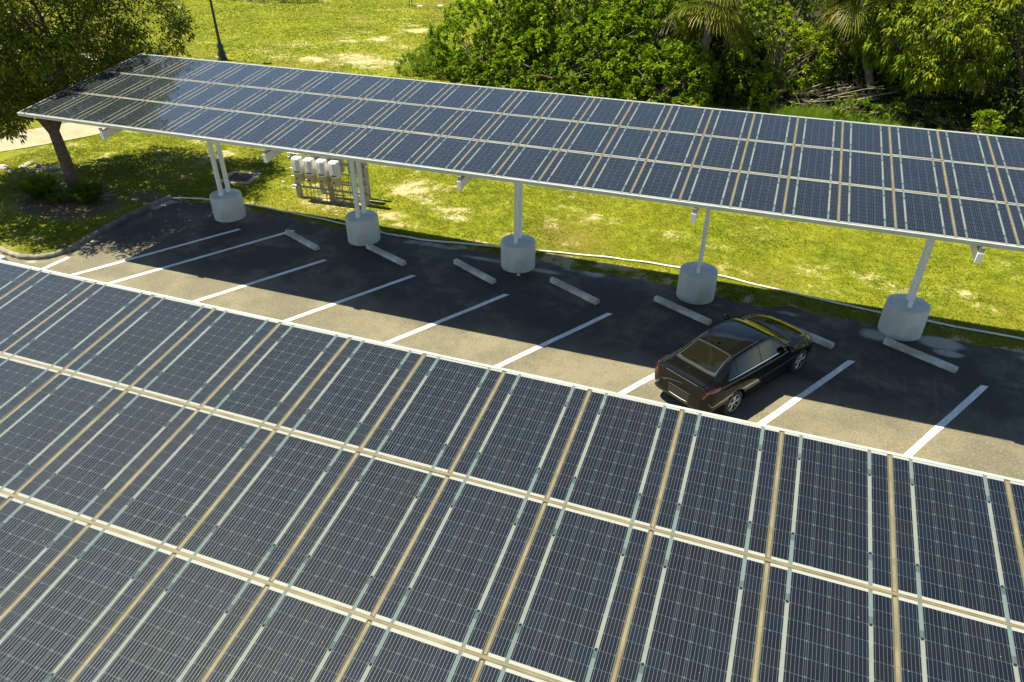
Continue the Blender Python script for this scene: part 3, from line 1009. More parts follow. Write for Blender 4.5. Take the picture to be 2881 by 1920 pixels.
    for ax in AX:
        for s in (-1, 1):
            cb = MB()
            cb.lathe([(0, -.2), (.368, -.2), (.368, .2), (0, .2)], (ax, s*.86, .335), 40, False, 'y')
            c = cb.build('cutter', None)
            bm = bmesh.new(); bm.from_mesh(c.data); bmesh.ops.remove_doubles(bm, verts=bm.verts, dist=1e-5)
            bmesh.ops.recalc_face_normals(bm, faces=bm.faces); bm.to_mesh(c.data); bm.free()
            md = body.modifiers.new('cut', 'BOOLEAN'); md.operation = 'DIFFERENCE'; md.object = c; md.solver = 'EXACT'
            c.parent = root
            cutters.append(c)
    bpy.context.view_layer.update()
    dg = bpy.context.evaluated_depsgraph_get()
    me = bpy.data.meshes.new_from_object(body.evaluated_get(dg))
    body.modifiers.clear()
    old = body.data; body.data = me
    bpy.data.meshes.remove(old)
    for c in cutters:
        m_ = c.data; bpy.data.objects.remove(c); bpy.data.meshes.remove(m_)
    # patches laid over the shell
    def patch(name, mat, xlo, xhi, s0, s1, side, off=.004, nx=18, ns=10, parent=root, mid=False):
        mb = MB(); vs = []; S = []
        if mid:   # across the centre line: s from s0 over 11 and back
            S = [(s, 1) for s in np.linspace(s0, 11, ns)]+[(s, -1) for s in np.linspace(11, s0, ns)[1:]]
        else:
            S = [(s, side) for s in np.linspace(s0, s1, ns)]
        for a, (s, sg) in enumerate(S):
            lo = xlo(s) if callable(xlo) else xlo
            hi = xhi(s) if callable(xhi) else xhi
            for x in np.linspace(lo, hi, nx):
                p = surf(x, s); nn = normal(x, s)
                if nn[1] < 0 and s < 10.9: nn = -nn
                if s >= 10.9: nn = np.array([nn[0], 0, abs(nn[2])]) if nn[2] > 0 else np.array([-nn[0], 0, -nn[2]])
                p = p+nn*off
                vs.append((p[0], p[1]*sg, p[2]))
        m_ = len(S); fs = []
        for a in range(m_-1):
            for b in range(nx-1):
                fs.append((a*nx+b, a*nx+b+1, (a+1)*nx+b+1, (a+1)*nx+b))
        mb.add(vs, fs, True)
        ob = mb.build(name, mat, parent)
        sol = None
        bm = bmesh.new(); bm.from_mesh(ob.data)
        bmesh.ops.recalc_face_normals(bm, faces=bm.faces)
        c = Vector((2.2, 0, .6))
        f0 = bm.faces[len(bm.faces)//2] if hasattr(bm.faces, 'ensure_lookup_table') and not bm.faces.ensure_lookup_table() else None
        if f0 and f0.normal.dot(f0.calc_center_median()-c) < 0:
            bmesh.ops.reverse_faces(bm, faces=bm.faces)
        bm.to_mesh(ob.data); bm.free()
        return ob
    patch('rear_window', MAT['rear_glass'], lambda s: .52+.05*max(0,10-s), 1.10, 9.3, 11, 1, .004, 20, 12, mid=True)
    patch('rear_window_frame', MAT['frit'], lambda s: .44+.04*max(0, 10-s), 1.155, 9.12, 11, 1, .0022, 20, 12, mid=True)
    patch('windshield', MAT['glass'], 2.50, 3.17, 9.15, 11, 1, .004, 20, 12, mid=True)
    patch('sunroof', MAT['glass'], 1.22, 2.32, 10.0, 11, 1, .003, 20, 8, mid=True)
    fr = lambda s: (s-6.2)/1.75   # 0 at the belt, 1 at the roof
    for sg in (-1, 1):
        patch('roof_rail', MAT['frit'], .95, 2.62, 8.75, 8.95, sg, .005, 30, 3)
        door_f = patch('door', MAT['paint'], lambda s: 2.00, lambda s: 2.98+.06*(s < 4), 2.3, 6.0, sg, .005, 20, 16)
        door_r = patch('door', MAT['paint'], lambda s: 1.16+.10*max(0, (4.2-s)), 1.985, 2.3, 6.0, sg, .005, 20, 16)
        patch('window', MAT['glass'], lambda s: 2.02, lambda s: 3.02-.52*fr(s), 6.25, 7.9, sg, .004, 14, 10, door_f)
        patch('window', MAT['glass'], lambda s: 1.10+.05*fr(s), lambda s: 1.95, 6.25, 7.9, sg, .004, 14, 10, door_r)
        patch('quarter_window', MAT['glass'], lambda s: .74+.33*fr(s)**1.1, lambda s: 1.075+.02*fr(s), 6.3, 7.7, sg, .004, 10, 8)
        patch('belt_trim', MAT['chrome'], .74, 3.02, 6.09, 6.16, sg, .008, 40, 3)
        patch('tail_light', MAT['tail_red'], lambda s: .014+.03*abs(s-5.2), lambda s: .42-.10*abs(s-5.3), 4.8, 5.65, sg, .006, 14, 7)
        patch('headlight', MAT['lamp_clear'], 4.06, 4.33, 4.9, 6.3, sg, .005, 12, 6)
        patch('sill_trim', MAT['dark_plastic'], 1.30, 3.25, 1.3, 2.1, sg, .006, 30, 4)
        for dd, hx in ((door_f, 2.12), (door_r, 1.30)):
            p = surf(hx, 5.15)
            mb = MB(); y = p[1]-.004
            mb.tube([(hx, sg*(y-.01), p[2]), (hx+.03, sg*(y+.006), p[2]+.004), (hx+.15, sg*(y+.006), p[2]+.004), (hx+.18, sg*(y-.01), p[2])], .013, 8)
            mb.build('handle', MAT['paint'], dd)
        # mirror
        mb = MB()
        p = surf(2.95, 6.3)
        prof = [(.0, -.105), (.055, -.085), (.075, -.02), (.078, .05), (.06, .095), (0, .11)]
        base = Vector((2.93, sg*(p[1]+.135), p[2]+.06))
        vs = []; k = 14
        for r, yv in prof:
            for q in range(k):
                t = 2*math.pi*q/k
                vs.append((base.x+.75*r*math.cos(t), base.y+sg*yv, base.z+r*math.sin(t)))
        fs = [(i*k+q, i*k+(q+1) % k, (i+1)*k+(q+1) % k, (i+1)*k+q) for i in range(len(prof)-1) for q in range(k)]
        mb.add(vs, fs, True)
        mb.tube([(2.95, sg*(p[1]-.01), p[2]), (2.94, sg*(p[1]+.07), p[2]+.03)], .022, 8)
        mb.build('side_mirror', MAT['paint'], root)
        # wheels
        for ax in AX:
            wh = bpy.data.objects.new('wheel', None); COL.objects.link(wh); wh.parent = root
            wh.location = (ax, sg*.79, .331)
            wh.rotation_euler = (0, 0, 0 if sg > 0 else math.pi)
            mb = MB()
            mb.lathe([(.218, -.10), (.30, -.105), (.326, -.085), (.332, -.04), (.332, .04), (.326, .085), (.30, .105), (.218, .10)], (0, 0, 0), 40, True, 'y')
            mb.build('tyre', MAT['tyre'], wh)
            mb = MB()
            mb.lathe([(.222, .098), (.216, .106), (.205, .100)], (0, 0, 0), 40, True, 'y')
            for q in range(5):
                for dlt in (-.17, .17):
                    t = 2*math.pi*q/5+.3
                    c1 = Vector((.035*math.cos(t), .078, .035*math.sin(t)))
                    c2 = Vector((.2*math.cos(t+dlt), .088, .2*math.sin(t+dlt)))
                    mb.tube([c1, (c1+c2)/2+Vector((0, .008, 0)), c2], [.022, .016, .013], 6)
            mb.lathe([(.055, .06), (.055, .095), (.03, .102), (0, .102)], (0, 0, 0), 20, True, 'y')
            mb.build('rim', MAT['alloy'], wh)
            mb = MB()
            mb.lathe([(.218, .097), (.205, .07), (.2, .03), (0, .03)], (0, 0, 0), 30, False, 'y')
            mb.build('brake_disc', MAT['dark_plastic'], wh)
    # trunk lid, plate recess, bumper trim, antenna, exhaust
    patch('trunk_lid', MAT['paint'], .11, .43, 9.0, 11, 1, .005, 10, 12, mid=True)
    mb = MB()
    pts = []
    for s in np.linspace(3.6, 2.9, 5): pass
    ys_ = np.linspace(-.60, .60, 19)
    mb.tube([(-.004+.11*(abs(y)/.60)**2.4, y*1.1, .46+.02*(abs(y)/.6)**2) for y in ys_], .013, 6)
    mb.build('bumper_trim', MAT['bumper'], root)
    mb = MB()
    mb.tube([(-.003+.05*(abs(y)/.60)**3, y, .70) for y in np.linspace(-.60, .60, 15)], .007, 6)
    mb.tube([(.055, y, .985) for y in np.linspace(-.45, .45, 9)], .009, 6)
    mb.build('trunk_edge', MAT['dark_plastic'], root)
    mb = MB(); mb.box(-.006, .004, -.30, .30, .50, .66)
    mb.build('plate_recess', MAT['dark_plastic'], root)
    mb = MB()
    p = surf(1.30, 11)
    z = p[2]-.004
    mb.add([(1.22, 0, z), (1.40, -.022, z), (1.40, .022, z), (1.24, 0, z+.03), (1.28, 0, z+.062)],
           [(0, 1, 3), (0, 3, 2), (3, 1, 4), (3, 4, 2), (1, 2, 4), (0, 2, 1)])
    mb.build('antenna', MAT['paint'], root)
    mb = MB(); mb.box(1.075, 1.13, -.10, .10, 1.385, 1.40)
    return root
make_car()


# ------------------------------------------------------------------ edging pipe, drain, lamp, rack
def gz_at(x, y):
    x = np.array([x], float); y = np.array([y], float)
    sd_ = poly_sd(x, y, POLY)
    n_ = fbm(x*.9+3, y*.9+9, 4)
    return float(ground_z(x, y, sd_, n_, path_dist(x, y))[0])

pl = catmull([(-10.95, 4.36), (-9.6, 4.60), (-7.5, 4.72), (-5, 4.55), (-2.66, 4.36), (-.98, 4.38), (1.33, 4.63), (2.43, 4.78), (4.42, 5.08), (6.2, 5.18), (7.8, 5.07), (9.62, 4.77), (12.05, 4.46), (13.1, 4.41), (15.3, 4.31), (18, 4.2)], 8)
mb = MB()
mb.tube([(p[0], p[1], max(gz_at(p[0], p[1]), 0)+.035+.008*math.sin(i*1.1)) for i, p in enumerate(pl)], .027, 8)
pipe = tag(mb.build('edging_pipe', MAT['pvc']), 'thin white plastic pipe lying along the grass edge behind the piers', 'pipe')

d = thing('storm_drain', 'square black iron grate in a worn concrete frame set in the lawn', 'drain', (-9.95, 6.78, 0.05), math.radians(12))
mb = MB()
for a in (-1, 1):
    mb.box(-.62, .62, a*.50-.10, a*.50+.10, -.1, .03, .01)
    mb.box(a*.52-.10, a*.52+.10, -.398, .398, -.1, .028, .01)
mb.build('frame', MAT['drain'], d)
mb = MB()
for k in range(13): mb.box(-.40+k*.064, -.375+k*.064, -.395, .395, -.06, .015)
for k in range(4): mb.box(-.415, .415, -.37+k*.24, -.345+k*.24, -.06, .0125)
mb.box(-.419, .419, -.397, .397, -.09, -.062)
mb.build('grate', MAT['grate'], d)

def lamp_post(x, y):
    r = thing('street_lamp', 'tall slim black lamp post with flared base on the far lawn', 'street lamp', (x, y, gz_at(x, y)))
    mb = MB()
    mb.lathe([(.30, 0), (.30, .10), (.24, .14), (.22, .30), (.25, .36), (.25, .42), (.17, .52), (.15, .66), (.20, .74), (.20, .80), (.12, .92), (.095, 1.05), (.085, 1.1)], (0, 0, 0), 16)
    mb.build('base', MAT['black_metal'], r)
    mb = MB(); mb.lathe([(.085, 1.05), (.07, 3.0), (.058, 5.6), (.08, 5.65), (.08, 5.72)], (0, 0, 0), 12)
    mb.build('pole', MAT['black_metal'], r)
    hd = bpy.data.objects.new('lantern', None); COL.objects.link(hd); hd.parent = r; hd.location = (0, 0, 5.72)
    mb = MB(); mb.lathe([(.10, 0), (.20, .12), (.22, .42), (.16, .56), (.0, .56)], (0, 0, 0), 16); mb.build('globe', MAT['globe'], hd)
    mb = MB(); mb.lathe([(.25, .44), (.26, .5), (.12, .68), (.03, .74), (.0, .86)], (0, 0, 0), 16); mb.build('cap', MAT['black_metal'], hd)
lamp_post(-23.45, 22.6)


def rack():
    ang = math.atan2(.12, 2.64)
    r = thing('inverter_rack', 'pale post-and-rail rack carrying inverters and conduits behind the second pier', 'equipment rack', (-5.48, 6.07, .03), ang)
    def post(x, y, h, w=.075):
        mb = MB(); mb.box(x-w, x+w, y-w, y+w, -.1, h, .012); return mb.build('post', MAT['post_wood'], r)
    for x in (-1.32, -.02, 1.32): post(x, 0, 1.66)
    for x in (-.72, .55, 1.1): post(x, .55, 1.62, .065)
    for z, rr in ((1.62, .018), (1.47, .024), (1.42, .02), (1.08, .024), (.80, .024), (.46, .034)):
        mb = MB(); mb.tube([(-1.46, -.10, z), (1.46, -.10, z)], rr, 8); mb.build('rail', MAT['galv'], r)
    for z, rr in ((.62, .028), (.36, .028), (1.35, .02)):
        mb = MB(); mb.tube([(-1.3, .12, z), (1.4, .12, z)], rr, 8); mb.build('rail', MAT['galv'], r)
    for x0, x1, z0, z1 in ((-.80, -.38, .95, 1.68), (-.20, .38, 1.0, 1.70), (.62, 1.02, 1.0, 1.66)):
        mb = MB(); mb.box(x0, x1, .20, .42, z0, z1, .012); mb.build('cabinet', MAT['box_grey'], r)
    for x in (-.95, -.33, .05, .33, .62, .9, 1.1):
        mb = MB(); mb.tube([(x, .16, 1.0), (x+.01, .15, .5), (x+.02, .14, -.1)], .016, 6); mb.build('conduit', MAT['galv'], r)
    # inverters hang on the rails
    labs = ['white rounded inverter at the left end of the rack', 'second white inverter from the left on the rack', 'third white inverter from the left on the rack', 'white inverter on the rack beside the twin posts']
    grp = 'white inverters hung in a row on the rack'
    c, s = math.cos(ang), math.sin(ang)
    xs_ = (-1.04, -.42, .08, .56)
    xs_ = (-1.03, -.56, -.09, .38)
    first = None
    for x, lab in zip(xs_, labs):
        wx, wy = -5.48+c*x-s*(-.25), 6.07+s*x+c*(-.25)
        if first is None:
            t = thing('inverter', lab, 'inverter', (wx, wy, .05), ang, grp)
            t.scale = (1.06, 1.06, 1.03)
            mb = MB()
            w, dpt = .165, .13
            vs = []; secs = []
            for z, k, kd in ((.96, .90, .9), (.99, 1, 1), (1.36, 1, 1), (1.44, .97, .96), (1.49, .85, .82), (1.505, .6, .6)):
                sec = []
                for a, b in ((-1, -.55), (-.8, -.85), (0, -1), (.8, -.85), (1, -.55), (1, .8), (.9, 1), (-.9, 1), (-1, .8)):
                    sec.append((a*w*k, b*dpt*kd, z))
                secs.append(sec)
            n = 9; vs = sum(secs, [])
            fs = [(i*n+q, i*n+(q+1) % n, (i+1)*n+(q+1) % n, (i+1)*n+q) for i in range(len(secs)-1) for q in range(n)]
            fs += [tuple(range(n-1, -1, -1)), tuple((len(secs)-1)*n+q for q in range(n))]
            mb.add(vs, fs)
            mb.build('cover', MAT['inv_white'], t)
            mb = MB(); mb.box(-.145, .145, -.10, .12, .68, .955, .02); jb = mb.build('junction_box', MAT['inv_tan'], t)
            mb = MB(); mb.lathe([(0, -.035), (.026, -.035), (.026, 0), (0, 0)], (-.02, -.1005, .80), 12, False, 'y'); mb.build('switch', MAT['dark_plastic'], jb)
            mb = MB(); mb.box(-.10, .10, -.1325, -.115, 1.02, 1.05); mb.build('display', MAT['dark_plastic'], t)
            mb = MB(); mb.box(-.06, .02, -.1325, -.115, 1.065, 1.078); mb.build('badge', MAT['label_red'], t)
            for dx in (-.06, .10):
                mb = MB(); mb.tube([(dx, 0, .69), (dx, -.02, .60), (dx+.05, .02, .45), (dx+.06, .02, -.1)], .014, 6); mb.build('cable', MAT['galv'], t)
            first = t
        else:
            dup(first, (wx, wy, .05), ang, lab)
rack()

# small things on the lawns
def rock(x, y, r, lab):
    bm = bmesh.new(); bmesh.ops.create_icosphere(bm, subdivisions=2, radius=r)
    sx, sy, sz = random.uniform(.9, 1.5), random.uniform(.7, 1.1), random.uniform(.45, .7)
    ph = random.uniform(0, 9)
    for v in bm.verts:
        k = 1+.22*math.sin(v.co.x*9/r*.3+ph)*math.cos(v.co.y*7/r*.3-ph)+random.uniform(-.09, .09)
        v.co = Vector((v.co.x*k*sx, v.co.y*k*sy, v.co.z*k*sz))
    me = bpy.data.meshes.new('rock'); bm.to_mesh(me); bm.free(); me.materials.append(MAT['rock'])
    o = bpy.data.objects.new('rock', me); COL.objects.link(o)
    o.location = (x, y, gz_at(x, y)+r*.15); o.rotation_euler = (0, 0, ph)
    return tag(o, lab, 'rock', 'pale rocks left of the trunk')
for i in range(16):
    rock(-18.0+random.uniform(-1.3, 1.1), 4.5+random.uniform(-.8, .8), random.uniform(.07, .24), 'pale rough rock half sunk in grass left of the tree trunk')
for x, y, lab in ((-11.9, 3.55, 'small crumpled white litter on the mulch right of the trunk'), (2.42, 3.24, 'tiny white scrap of litter at the foot of the middle pier'), (-8.2, 7.0, 'small white litter in the grass beside the storm drain')):
    mb = MB(); k = .055
    mb.add([(-k, -k*.6, .0), (k, -k*.7, .02), (k*.8, k*.6, .01), (-k*.7, k*.8, .03), (0, 0, .06)], [(0, 1, 4), (1, 2, 4), (2, 3, 4), (3, 0, 4)])
    tag(mb.build('litter', MAT['litter'], None, (x, y, max(gz_at(x, y), 0)+.006)), lab, 'litter')
t = thing('utility_stub', 'short black twin-legged utility stub with a small round head on the far lawn', 'utility stub', (-21.9, 44.3, gz_at(-21.9, 44.3)))
mb = MB(); mb.tube([(-.12, 0, 0), (-.12, 0, .75)], .035, 6); mb.tube([(.12, 0, 0), (.12, 0, .6)], .035, 6); mb.build('legs', MAT['black_metal'], t)
mb = MB(); mb.lathe([(0, .55), (.14, .6), (.16, .75), (.1, .9), (0, .93)], (0, 0, 0), 12); mb.build('head', MAT['black_metal'], t)
for x, y, lab in ((-21.2, 44.6, 'white round cover flush in the far lawn beside the black stub'), (-19.6, 45.2, 'flat white cover in the far lawn nearest the hedge')):
    mb = MB(); mb.lathe([(.24, -.05), (.24, .03), (.20, .05), (0, .06)], (0, 0, 0), 20)
    tag(mb.build('ground_cover_lid', MAT['stop_white'], None, (x, y, gz_at(x, y))), lab, 'cover')


# ------------------------------------------------------------------ foliage
def leaves_mesh(P, D, Wd, Ln, tint, droop=.25, upz=2.2):
    """one folded diamond leaf per row: base, left, tip, right"""
    n = len(P)
    D = D/np.linalg.norm(D, axis=1, keepdims=True)
    up = rng.normal(size=(n, 3)); up[:, 2] += upz
    S = np.cross(D, up); S /= np.linalg.norm(S, axis=1, keepdims=True)+1e-9
    L = Ln[:, None]
    mid = P+D*L*.48
    tip = P+D*L; tip[:, 2] -= droop*Ln
    mid[:, 2] -= droop*Ln*.15
    V = np.empty((n, 4, 3)); V[:, 0] = P; V[:, 1] = mid+S*Wd[:, None]; V[:, 2] = tip; V[:, 3] = mid-S*Wd[:, None]
    Fc = np.arange(n*4).reshape(n, 4)
    return V.reshape(-1, 3), Fc, np.repeat(tint, 4)


def ell_clumps(lobes, dens, zmin=.05, core=.80, shell=(.80, 1.04), interior=.12):
    """clump centres and outward directions over a union of ellipsoid lobes"""
    C, Nn = [], []
    for (x, y, z, rx, ry, rz) in lobes:
        area = 4*math.pi*((rx*ry)**1.6/3+(rx*rz)**1.6/3+(ry*rz)**1.6/3)**(1/1.6)
        n = int(area*dens)
        u = rng.normal(size=(n, 3)); u /= np.linalg.norm(u, axis=1, keepdims=True)
        k = rng.uniform(shell[0], shell[1], n)
        inn = rng.random(n) < interior
        k[inn] = rng.uniform(.45, shell[0], inn.sum())
        # lumpy surface
        lump = 1+.16*np.sin(u[:, 0]*5.1+x*3)*np.cos(u[:, 1]*4.3+y*2+u[:, 2]*3.7)+.08*np.sin(u[:, 2]*9+u[:, 0]*8)
        k = k*lump
        P = np.stack([x+u[:, 0]*rx*k, y+u[:, 1]*ry*k, z+u[:, 2]*rz*k], -1)
        nr = np.stack([u[:, 0]/rx, u[:, 1]/ry, u[:, 2]/rz], -1); nr /= np.linalg.norm(nr, axis=1, keepdims=True)
        ok = P[:, 2] > zmin
        for (a, b, c, ra, rb, rc) in lobes:
            if (a, b, c) == (x, y, z): continue
            q = ((P[:, 0]-a)/ra)**2+((P[:, 1]-b)/rb)**2+((P[:, 2]-c)/rc)**2
            ok &= q > core**2
        C.append(P[ok]); Nn.append(nr[ok])
    return np.vstack(C), np.vstack(Nn)


def foliage(name, mat, parent, C, Nn, per, ln, wd, spread=.9, rad=.12, droop=.25, upb=.35, clip=None, tvar=.25, tz=None):
    m = len(C)
    n = m*per
    cid = np.repeat(np.arange(m), per)
    ct = rng.uniform(-tvar, tvar, m)
    D = Nn[cid]+rng.normal(size=(n, 3))*spread
    D[:, 2] += upb
    D /= np.linalg.norm(D, axis=1, keepdims=True)
    P = C[cid]+D*rng.uniform(0, rad, n)[:, None]
    Ln = ln*rng.uniform(.65, 1.3, n); Wd = wd*rng.uniform(.7, 1.25, n)
    tint = np.clip(.5+ct[cid]+rng.normal(size=n)*.16, 0, 1)
    if clip is not None:
        k = clip(P); P, D, Ln, Wd, tint = P[k], D[k], Ln[k], Wd[k], tint[k]
    V, Fc, T = leaves_mesh(P, D, Wd, Ln, tint, droop)
    if parent is not None:
        V = V-np.array(parent.location)
    return np_mesh(name, V, Fc, mat, parent, {'tint': T})


def limb(mb, a, b, r0, r1, bend=.15, n=6):
    a, b = Vector(a), Vector(b)
    o = Vector((random.uniform(-1, 1), random.uniform(-1, 1), random.uniform(-.3, .6)))*bend*(b-a).length
    pts = []; rs = []
    for i in range(n+1):
        t = i/n
        pts.append(a.lerp(b, t)+o*math.sin(math.pi*t)); rs.append(r0+(r1-r0)*t)
    mb.tube(pts, rs, 8 if r0 > .05 else 5)


def bush(name, label, cat, lobes, mat, dens=9.5, per=34, ln=.19, wd=.045, group=None, droop=.25, upb=.5, spread=.8, rad=.10, trunk_r=.09, interior=.12, tvar=.36, core=.8):
    cx = sum(l[0] for l in lobes)/len(lobes); cy = sum(l[1] for l in lobes)/len(lobes)
    r = thing(name, label, cat, (cx, cy, 0), 0, group)
    C, Nn = ell_clumps(lobes, dens, interior=interior, core=core)
    if dens < 12:   # dark pockets between the leaf clumps
        g = np.sin(C[:, 0]*3.1+C[:, 2]*1.7)*np.sin(C[:, 2]*3.6-C[:, 1]*1.3)+.6*np.sin(C[:, 0]*6.7+1)*np.sin(C[:, 2]*7.3+C[:, 1]*5)
        k = g > -.62
        C, Nn = C[k], Nn[k]
    foliage('crown', mat, r, C, Nn, per, ln, wd, spread, rad, droop, upb, tvar=tvar)
    mb = MB()
    for k in range(3):
        limb(mb, (random.uniform(-.2, .2), random.uniform(-.2, .2), -.1), (random.uniform(-.5, .5), random.uniform(-.5, .5), lobes[0][2]*.5), trunk_r, trunk_r*.7)
    for l in lobes:
        for k in range(4):
            e = (l[0]-cx+random.uniform(-.5, .5)*l[3], l[1]-cy+random.uniform(-.5, .5)*l[4], max(.3, l[2]+random.uniform(-.2, .6)*l[5]))
            limb(mb, (random.uniform(-.3, .3), random.uniform(-.3, .3), lobes[0][2]*.35), e, trunk_r*.7, .02)
    mb.build('trunk', MAT['bark'], r)
    return r

# --- the oak on the island
def oak():
    bx, by = -14.5, 3.55
    r = thing('oak_tree', 'tall olive-leaved tree on the kerbed island overhanging the canopy end', 'tree', (bx, by, 0))
    lobes = [(-14.6, 4.0, 5.6, 3.0, 3.2, 2.7), (-16.8, 3.6, 4.6, 2.4, 2.6, 2.1), (-13.6, 6.2, 5.4, 2.6, 2.3, 2.1), (-15.2, 1.6, 5.0, 2.7, 2.0, 2.1), (-12.5, 2.4, 6.3, 1.6, 2.0, 1.3), (-17.3, 1.6, 4.0, 1.7, 1.6, 1.6), (-16.2, 6.6, 4.9, 2.2, 2.0, 2.1), (-14.4, 3.8, 7.9, 2.2, 2.4, 1.5),
             (-13.0, 7.0, 5.2, 1.7, 1.5, 1.3), (-18.4, 4.2, 3.3, 1.5, 1.6, 1.5), (-17.3, 3.0, 2.7, 1.2, 1.3, 1.0)]
    C, Nn = ell_clumps(lobes, 13, zmin=2.0, core=.72, shell=(.62, 1.06), interior=.25)
    # open gaps in the crown
    g = np.sin(C[:, 0]*2.3+1)*np.sin(C[:, 1]*2.1)*np.sin(C[:, 2]*2.6+2)+.25*np.sin(C[:, 0]*5.7)*np.sin(C[:, 1]*5.1+C[:, 2]*4.3)
    k = g > -.5
    C, Nn = C[k], Nn[k]
    # the canopy end was kept clear of branches
    def clip(P):
        over = (P[:, 0] > -11.35+.1*np.sin(P[:, 1]*3)) & (P[:, 1] < 5.0) & (P[:, 2] < 6.4)
        low = ((P[:, 2] < 2.75) & (P[:, 0] > -15.9)) | (P[:, 0] > -11.9+.3*np.sin(P[:, 2]*4)+.25*np.sin(P[:, 1]*5))
        return ~(over | low)
    foliage('crown', MAT['leaf_oak'], r, C, Nn, 26, .14, .034, 1.1, .34, .15, .15, clip, .3)
    mb = MB()
    limb(mb, (0, 0, -.1), (-.12, .03, 2.25), .245, .185, .02, 8)
    mb.lathe([(.36, -.1), (.30, .06), (.255, .3), (.235, .5)], (0, 0, 0), 14)
    ends = [(-1.2, -.2, 4.0, .15), (.75, .5, 4.1, .15), (-.3, 1.6, 4.3, .12), (.1, -1.3, 4.2, .11)]
    for ex, ey, ez, rr in ends:
        limb(mb, (-.12, .03, 2.15), (ex, ey, ez), rr, rr*.7, .1)
        for k in range(5):
            q = Vector((ex, ey, ez))+Vector((random.uniform(-1.6, 1.6), random.uniform(-1.6, 1.6), random.uniform(.3, 2.6)))
            if q.x > 2.6: q.x = 2.6
            limb(mb, (ex, ey, ez), q, rr*.55, .03, .12)
            for j in range(4):
                w = q+Vector((random.uniform(-1.1, 1.1), random.uniform(-1.1, 1.1), random.uniform(-.6, 1.0)))
                if w.x > 2.9: w.x = 2.9
                limb(mb, q, w, .03, .008, .15, 4)
    mb.build('trunk', MAT['bark'], r)
oak()

# --- the hedge mass
HG = 'bushes of the green thicket'
def B(label, lobes, mat='leaf_hedge', **kw):
    return bush('bush', label, 'bush', lobes, MAT[mat], group=HG, **kw)
B('rounded bright green bush at the left end of the thicket', [(-8.0, 25.2, 1.6, 2.4, 2.2, 2.2), (-6.3, 26.0, 2.8, 2.5, 2.3, 2.3), (-9.4, 26.2, 1.1, 1.7, 1.7, 1.5), (-7.2, 23.6, .6, 1.8, 1.3, 1.1)])
B('tall dense leafy bush rising to the top edge behind the thicket end', [(-3.2, 26.2, 2.6, 2.8, 2.4, 2.7), (-4.8, 28.4, 3.6, 3.2, 2.8, 3.0), (-2.0, 28.5, 3.8, 2.8, 2.6, 2.8)])
B('wide leafy bush just behind the middle of the far panel row', [(-4.3, 23.9, 1.1, 2.3, 1.8, 1.7), (-1.8, 23.6, 1.2, 2.3, 1.8, 1.8), (.2, 24.3, 2.0, 2.0, 1.8, 2.2), (-3, 22.4, .4, 1.8, 1.0, .8), (-.2, 22.4, .6, 1.7, 1.1, 1.0), (-5.6, 22.9, .5, 1.4, 1.1, .9)])
B('big round green bush left of the palm with hanging fronds', [(.9, 26.8, 3.3, 2.7, 2.5, 2.6), (2.6, 26.0, 2.6, 2.1, 2.0, 2.2), (1.4, 29, 4.0, 3, 2.6, 2.8)])
B('low leafy bush below the hanging palm fronds', [(2.5, 22.6, .9, 1.6, 1.4, 1.5), (3.9, 22.8, 1.2, 1.5, 1.5, 1.5), (1.4, 22.9, 1.1, 1.5, 1.3, 1.5), (3.2, 21.8, .4, 1.8, .9, .8)])
B('shaded dark bush under the palm, right of the low leafy bush', [(5.7, 25.0, 1.6, 1.7, 1.6, 1.9), (6.3, 23.9, .8, 1.3, 1.2, 1.2)], 'leaf_dark')
B('bright lime bush between the two palms', [(7.3, 24.4, 2.4, 1.7, 1.5, 1.9), (8.8, 24.0, 2.1, 1.4, 1.2, 1.3), (6.9, 25.0, 3.3, 1.5, 1.3, 1.4), (8.2, 24.6, 3.0, 1.2, 1.2, 1.0), (6.9, 23.6, 1.3, 1.2, .9, 1.0), (9.8, 24.6, 2.5, 1.1, 1.0, .9)], 'leaf_lime', ln=.17, wd=.045, per=16)
B('small lime sprig bush left of the dead branches', [(7.7, 22.5, .9, .55, .6, .9), (8.5, 22.4, .45, .5, .5, .5)], 'leaf_lime', ln=.15, wd=.04, dens=7)
B('low green shrub right of the dead branches behind the panels', [(11.7, 21.7, .55, .95, .8, .75), (12.5, 21.9, .35, .7, .7, .55), (10.9, 21.6, .25, .6, .5, .4)], 'leaf_weed', ln=.13, wd=.04, dens=9)
B('dark leafy bush crowding in behind the dead branches', [(9.8, 25.2, 1.0, 1.5, 1.0, 1.3), (11.6, 25.0, 1.1, 1.6, 1.0, 1.4), (10.8, 25.8, 2.2, 1.6, 1.2, 1.3), (12.9, 24.8, .8, 1.0, .8, 1.0)], 'leaf_dark', dens=10, ln=.16, wd=.04)
B('lone lime sprig low in the dark at the right edge', [(16.55, 20.5, 1.15, .36, .34, .26), (16.75, 20.2, .82, .38, .3, .22), (16.5, 20.4, .5, .15, .15, .5)], 'leaf_lime', ln=.15, wd=.045, dens=14)
WG = 'feathery weeds at the left end of the thicket'
for x, y, h, lab in ((-11.3, 23.6, .9, 'feathery light green weed clump nearest the sandy patch'), (-9.9, 23.4, 1.0, 'feathery weed clump in front of the rounded bush'), (-8.6, 23.3, .9, 'feathery weed clump right of the other two weeds'), (-10.7, 25.0, 1.5, 'taller feathery weed behind the other weed clumps')):
    bush('weed_clump', lab, 'weeds', [(x, y, h*.4, .8, .7, h*.65), (x+.5, y+.2, h*.3, .6, .6, h*.5)], MAT['leaf_weed'], 34, 14, .13, .024, WG, .1, .9, .7, .15, .02)

